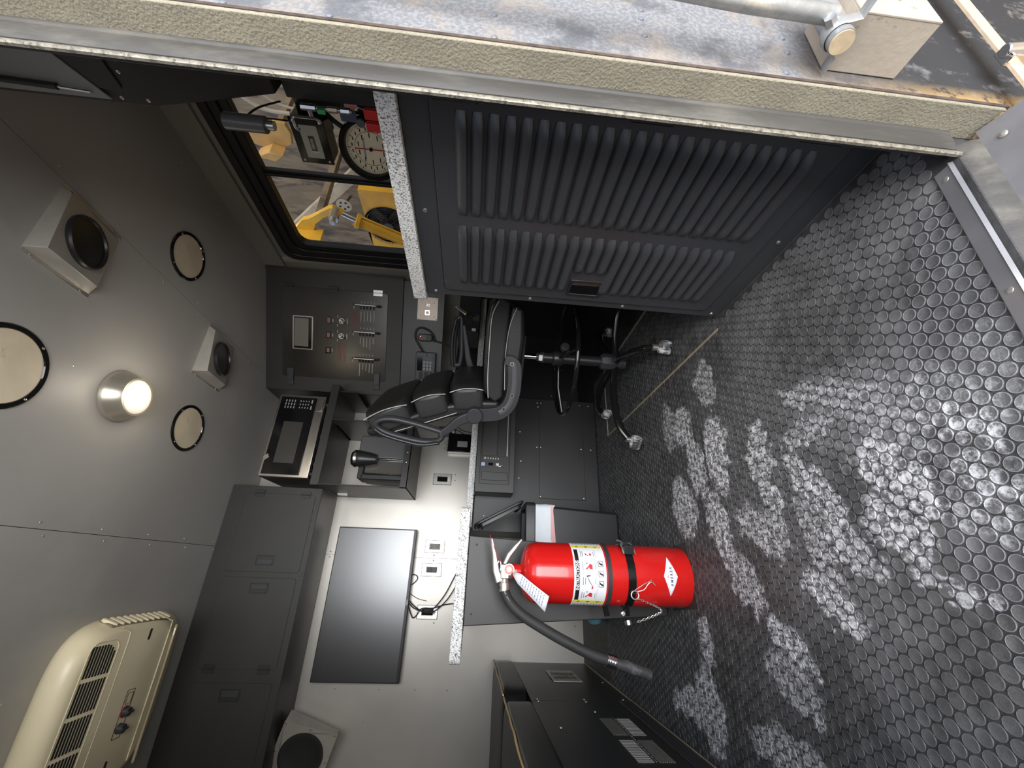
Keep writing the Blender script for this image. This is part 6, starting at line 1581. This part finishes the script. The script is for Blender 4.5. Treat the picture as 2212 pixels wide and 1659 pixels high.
for k in range(len(cpth) - 1):
    a_, b_ = cpth[k], cpth[k + 1]; c_ = (a_ + b_) / 2; tt = (b_ - a_).normalized(); L_ = (b_ - a_).length * 0.68
    n1 = tt.cross(Vector((0, 1, 0))).normalized() if k % 2 == 0 else tt.cross(tt.cross(Vector((0, 1, 0)))).normalized()
    g = B(); g.tube([c_ + tt * L_ * math.cos(2 * PI * i / 12) + n1 * 0.0028 * math.sin(2 * PI * i / 12) for i in range(12)], 0.0009, 5, closed=True); g.obj('chain_link', alu2, bk)
B().box(-0.098, 0.100, -0.080, 0.090, 0.0003, 0.0020, T((0, 0, 0)) @ Matrix.Rotation(R(6), 4, 'Z')).obj('floor_pad', rubber, bk)
# inspection tag
t = thing('inspection_tag', 'white paper inspection tag hanging from the extinguisher neck', 'tag', (0.004, 1.39, 0))
qa = [Vector((0.006, 0.03, 0.574)), Vector((-0.018, 0.028, 0.588)), Vector((-0.108, -0.012, 0.488)), Vector((-0.066, -0.018, 0.476))]
g = B(); nn = 10; vs = []
for i in range(nn + 1):
    f = i / nn
    a_ = qa[0].lerp(qa[3], f) + Vector((0, -0.010 * math.sin(f * PI), 0.004 * math.sin(f * PI))); b_ = qa[1].lerp(qa[2], f) + Vector((0, -0.006 * math.sin(f * PI), 0))
    if f < 0.18: m_ = (a_ + b_) / 2; a_ = m_.lerp(a_, 0.35 + 3.6 * f); b_ = m_.lerp(b_, 0.35 + 3.6 * f)
    vs += [a_, b_]
g.add(vs, [(2 * i, 2 * i + 1, 2 * i + 3, 2 * i + 2) for i in range(nn)])
to = g.obj('paper', tagm, t, smooth=80)
md = to.modifiers.new('thickness', 'SOLIDIFY'); md.thickness = 0.0004; md.offset = -1
g = B()
rnd = random.Random(5)
for i in range(10):
    f = 0.24 + 0.07 * i
    a_ = qa[0].lerp(qa[3], f) + Vector((0, -0.010 * math.sin(f * PI), 0.004 * math.sin(f * PI))); b_ = qa[1].lerp(qa[2], f) + Vector((0, -0.006 * math.sin(f * PI), 0))
    d1 = (qa[3] - qa[0]).normalized() * 0.0022; up_ = Vector((0, -0.0010, 0))
    s0 = 0.12; 
    while s0 < 0.80:
        s1 = min(0.85, s0 + rnd.uniform(0.08, 0.2)); p, q = a_.lerp(b_, s0) + up_, a_.lerp(b_, s1) + up_
        g.add([p, q, q + d1, p + d1], [(0, 1, 2, 3)]); s0 = s1 + 0.05
g.obj('tag_print', mat('tag_blue_print', (0.16, 0.18, 0.32), 0.6), to, smooth=0)

# ================================================================== groups of alike things, tiny joined pieces
GROUPS = {'television_cable': 'cables below the television', 'round_ceiling_cover': 'round covers on the ceiling', 'ceiling_speaker': 'wedge speaker boxes on the ceiling',
          'outlet_plate': 'outlet plates along the back wall', 'bench_cushion': 'cushions on the bench', 'coiled_cord': 'coiled radio cords', 'bead_chain': 'bead chains across the window',
          'bay_hose': 'pale hoses in the bay', 'desk_cable': 'cables by the power unit'}
TINY = ('screws', 'legends', 'small_print', 'black_pictograms', 'red_pictograms', 'tag_print', 'hose_print', 'keypad_print', 'slots', 'speaker_slots', 'numerals', 'tick_marks', 'warning_label', 'plate_screws', 'rivets', 'buttons', 'keypad', 'holes', 'grille')
for o in list(bpy.data.objects):
    b_ = o.name.split('.')[0]
    if o.parent is None and b_ in GROUPS: o['group'] = GROUPS[b_]
    if o.parent is not None and o.type == 'MESH' and b_ in TINY: o['kind'] = 'stuff'
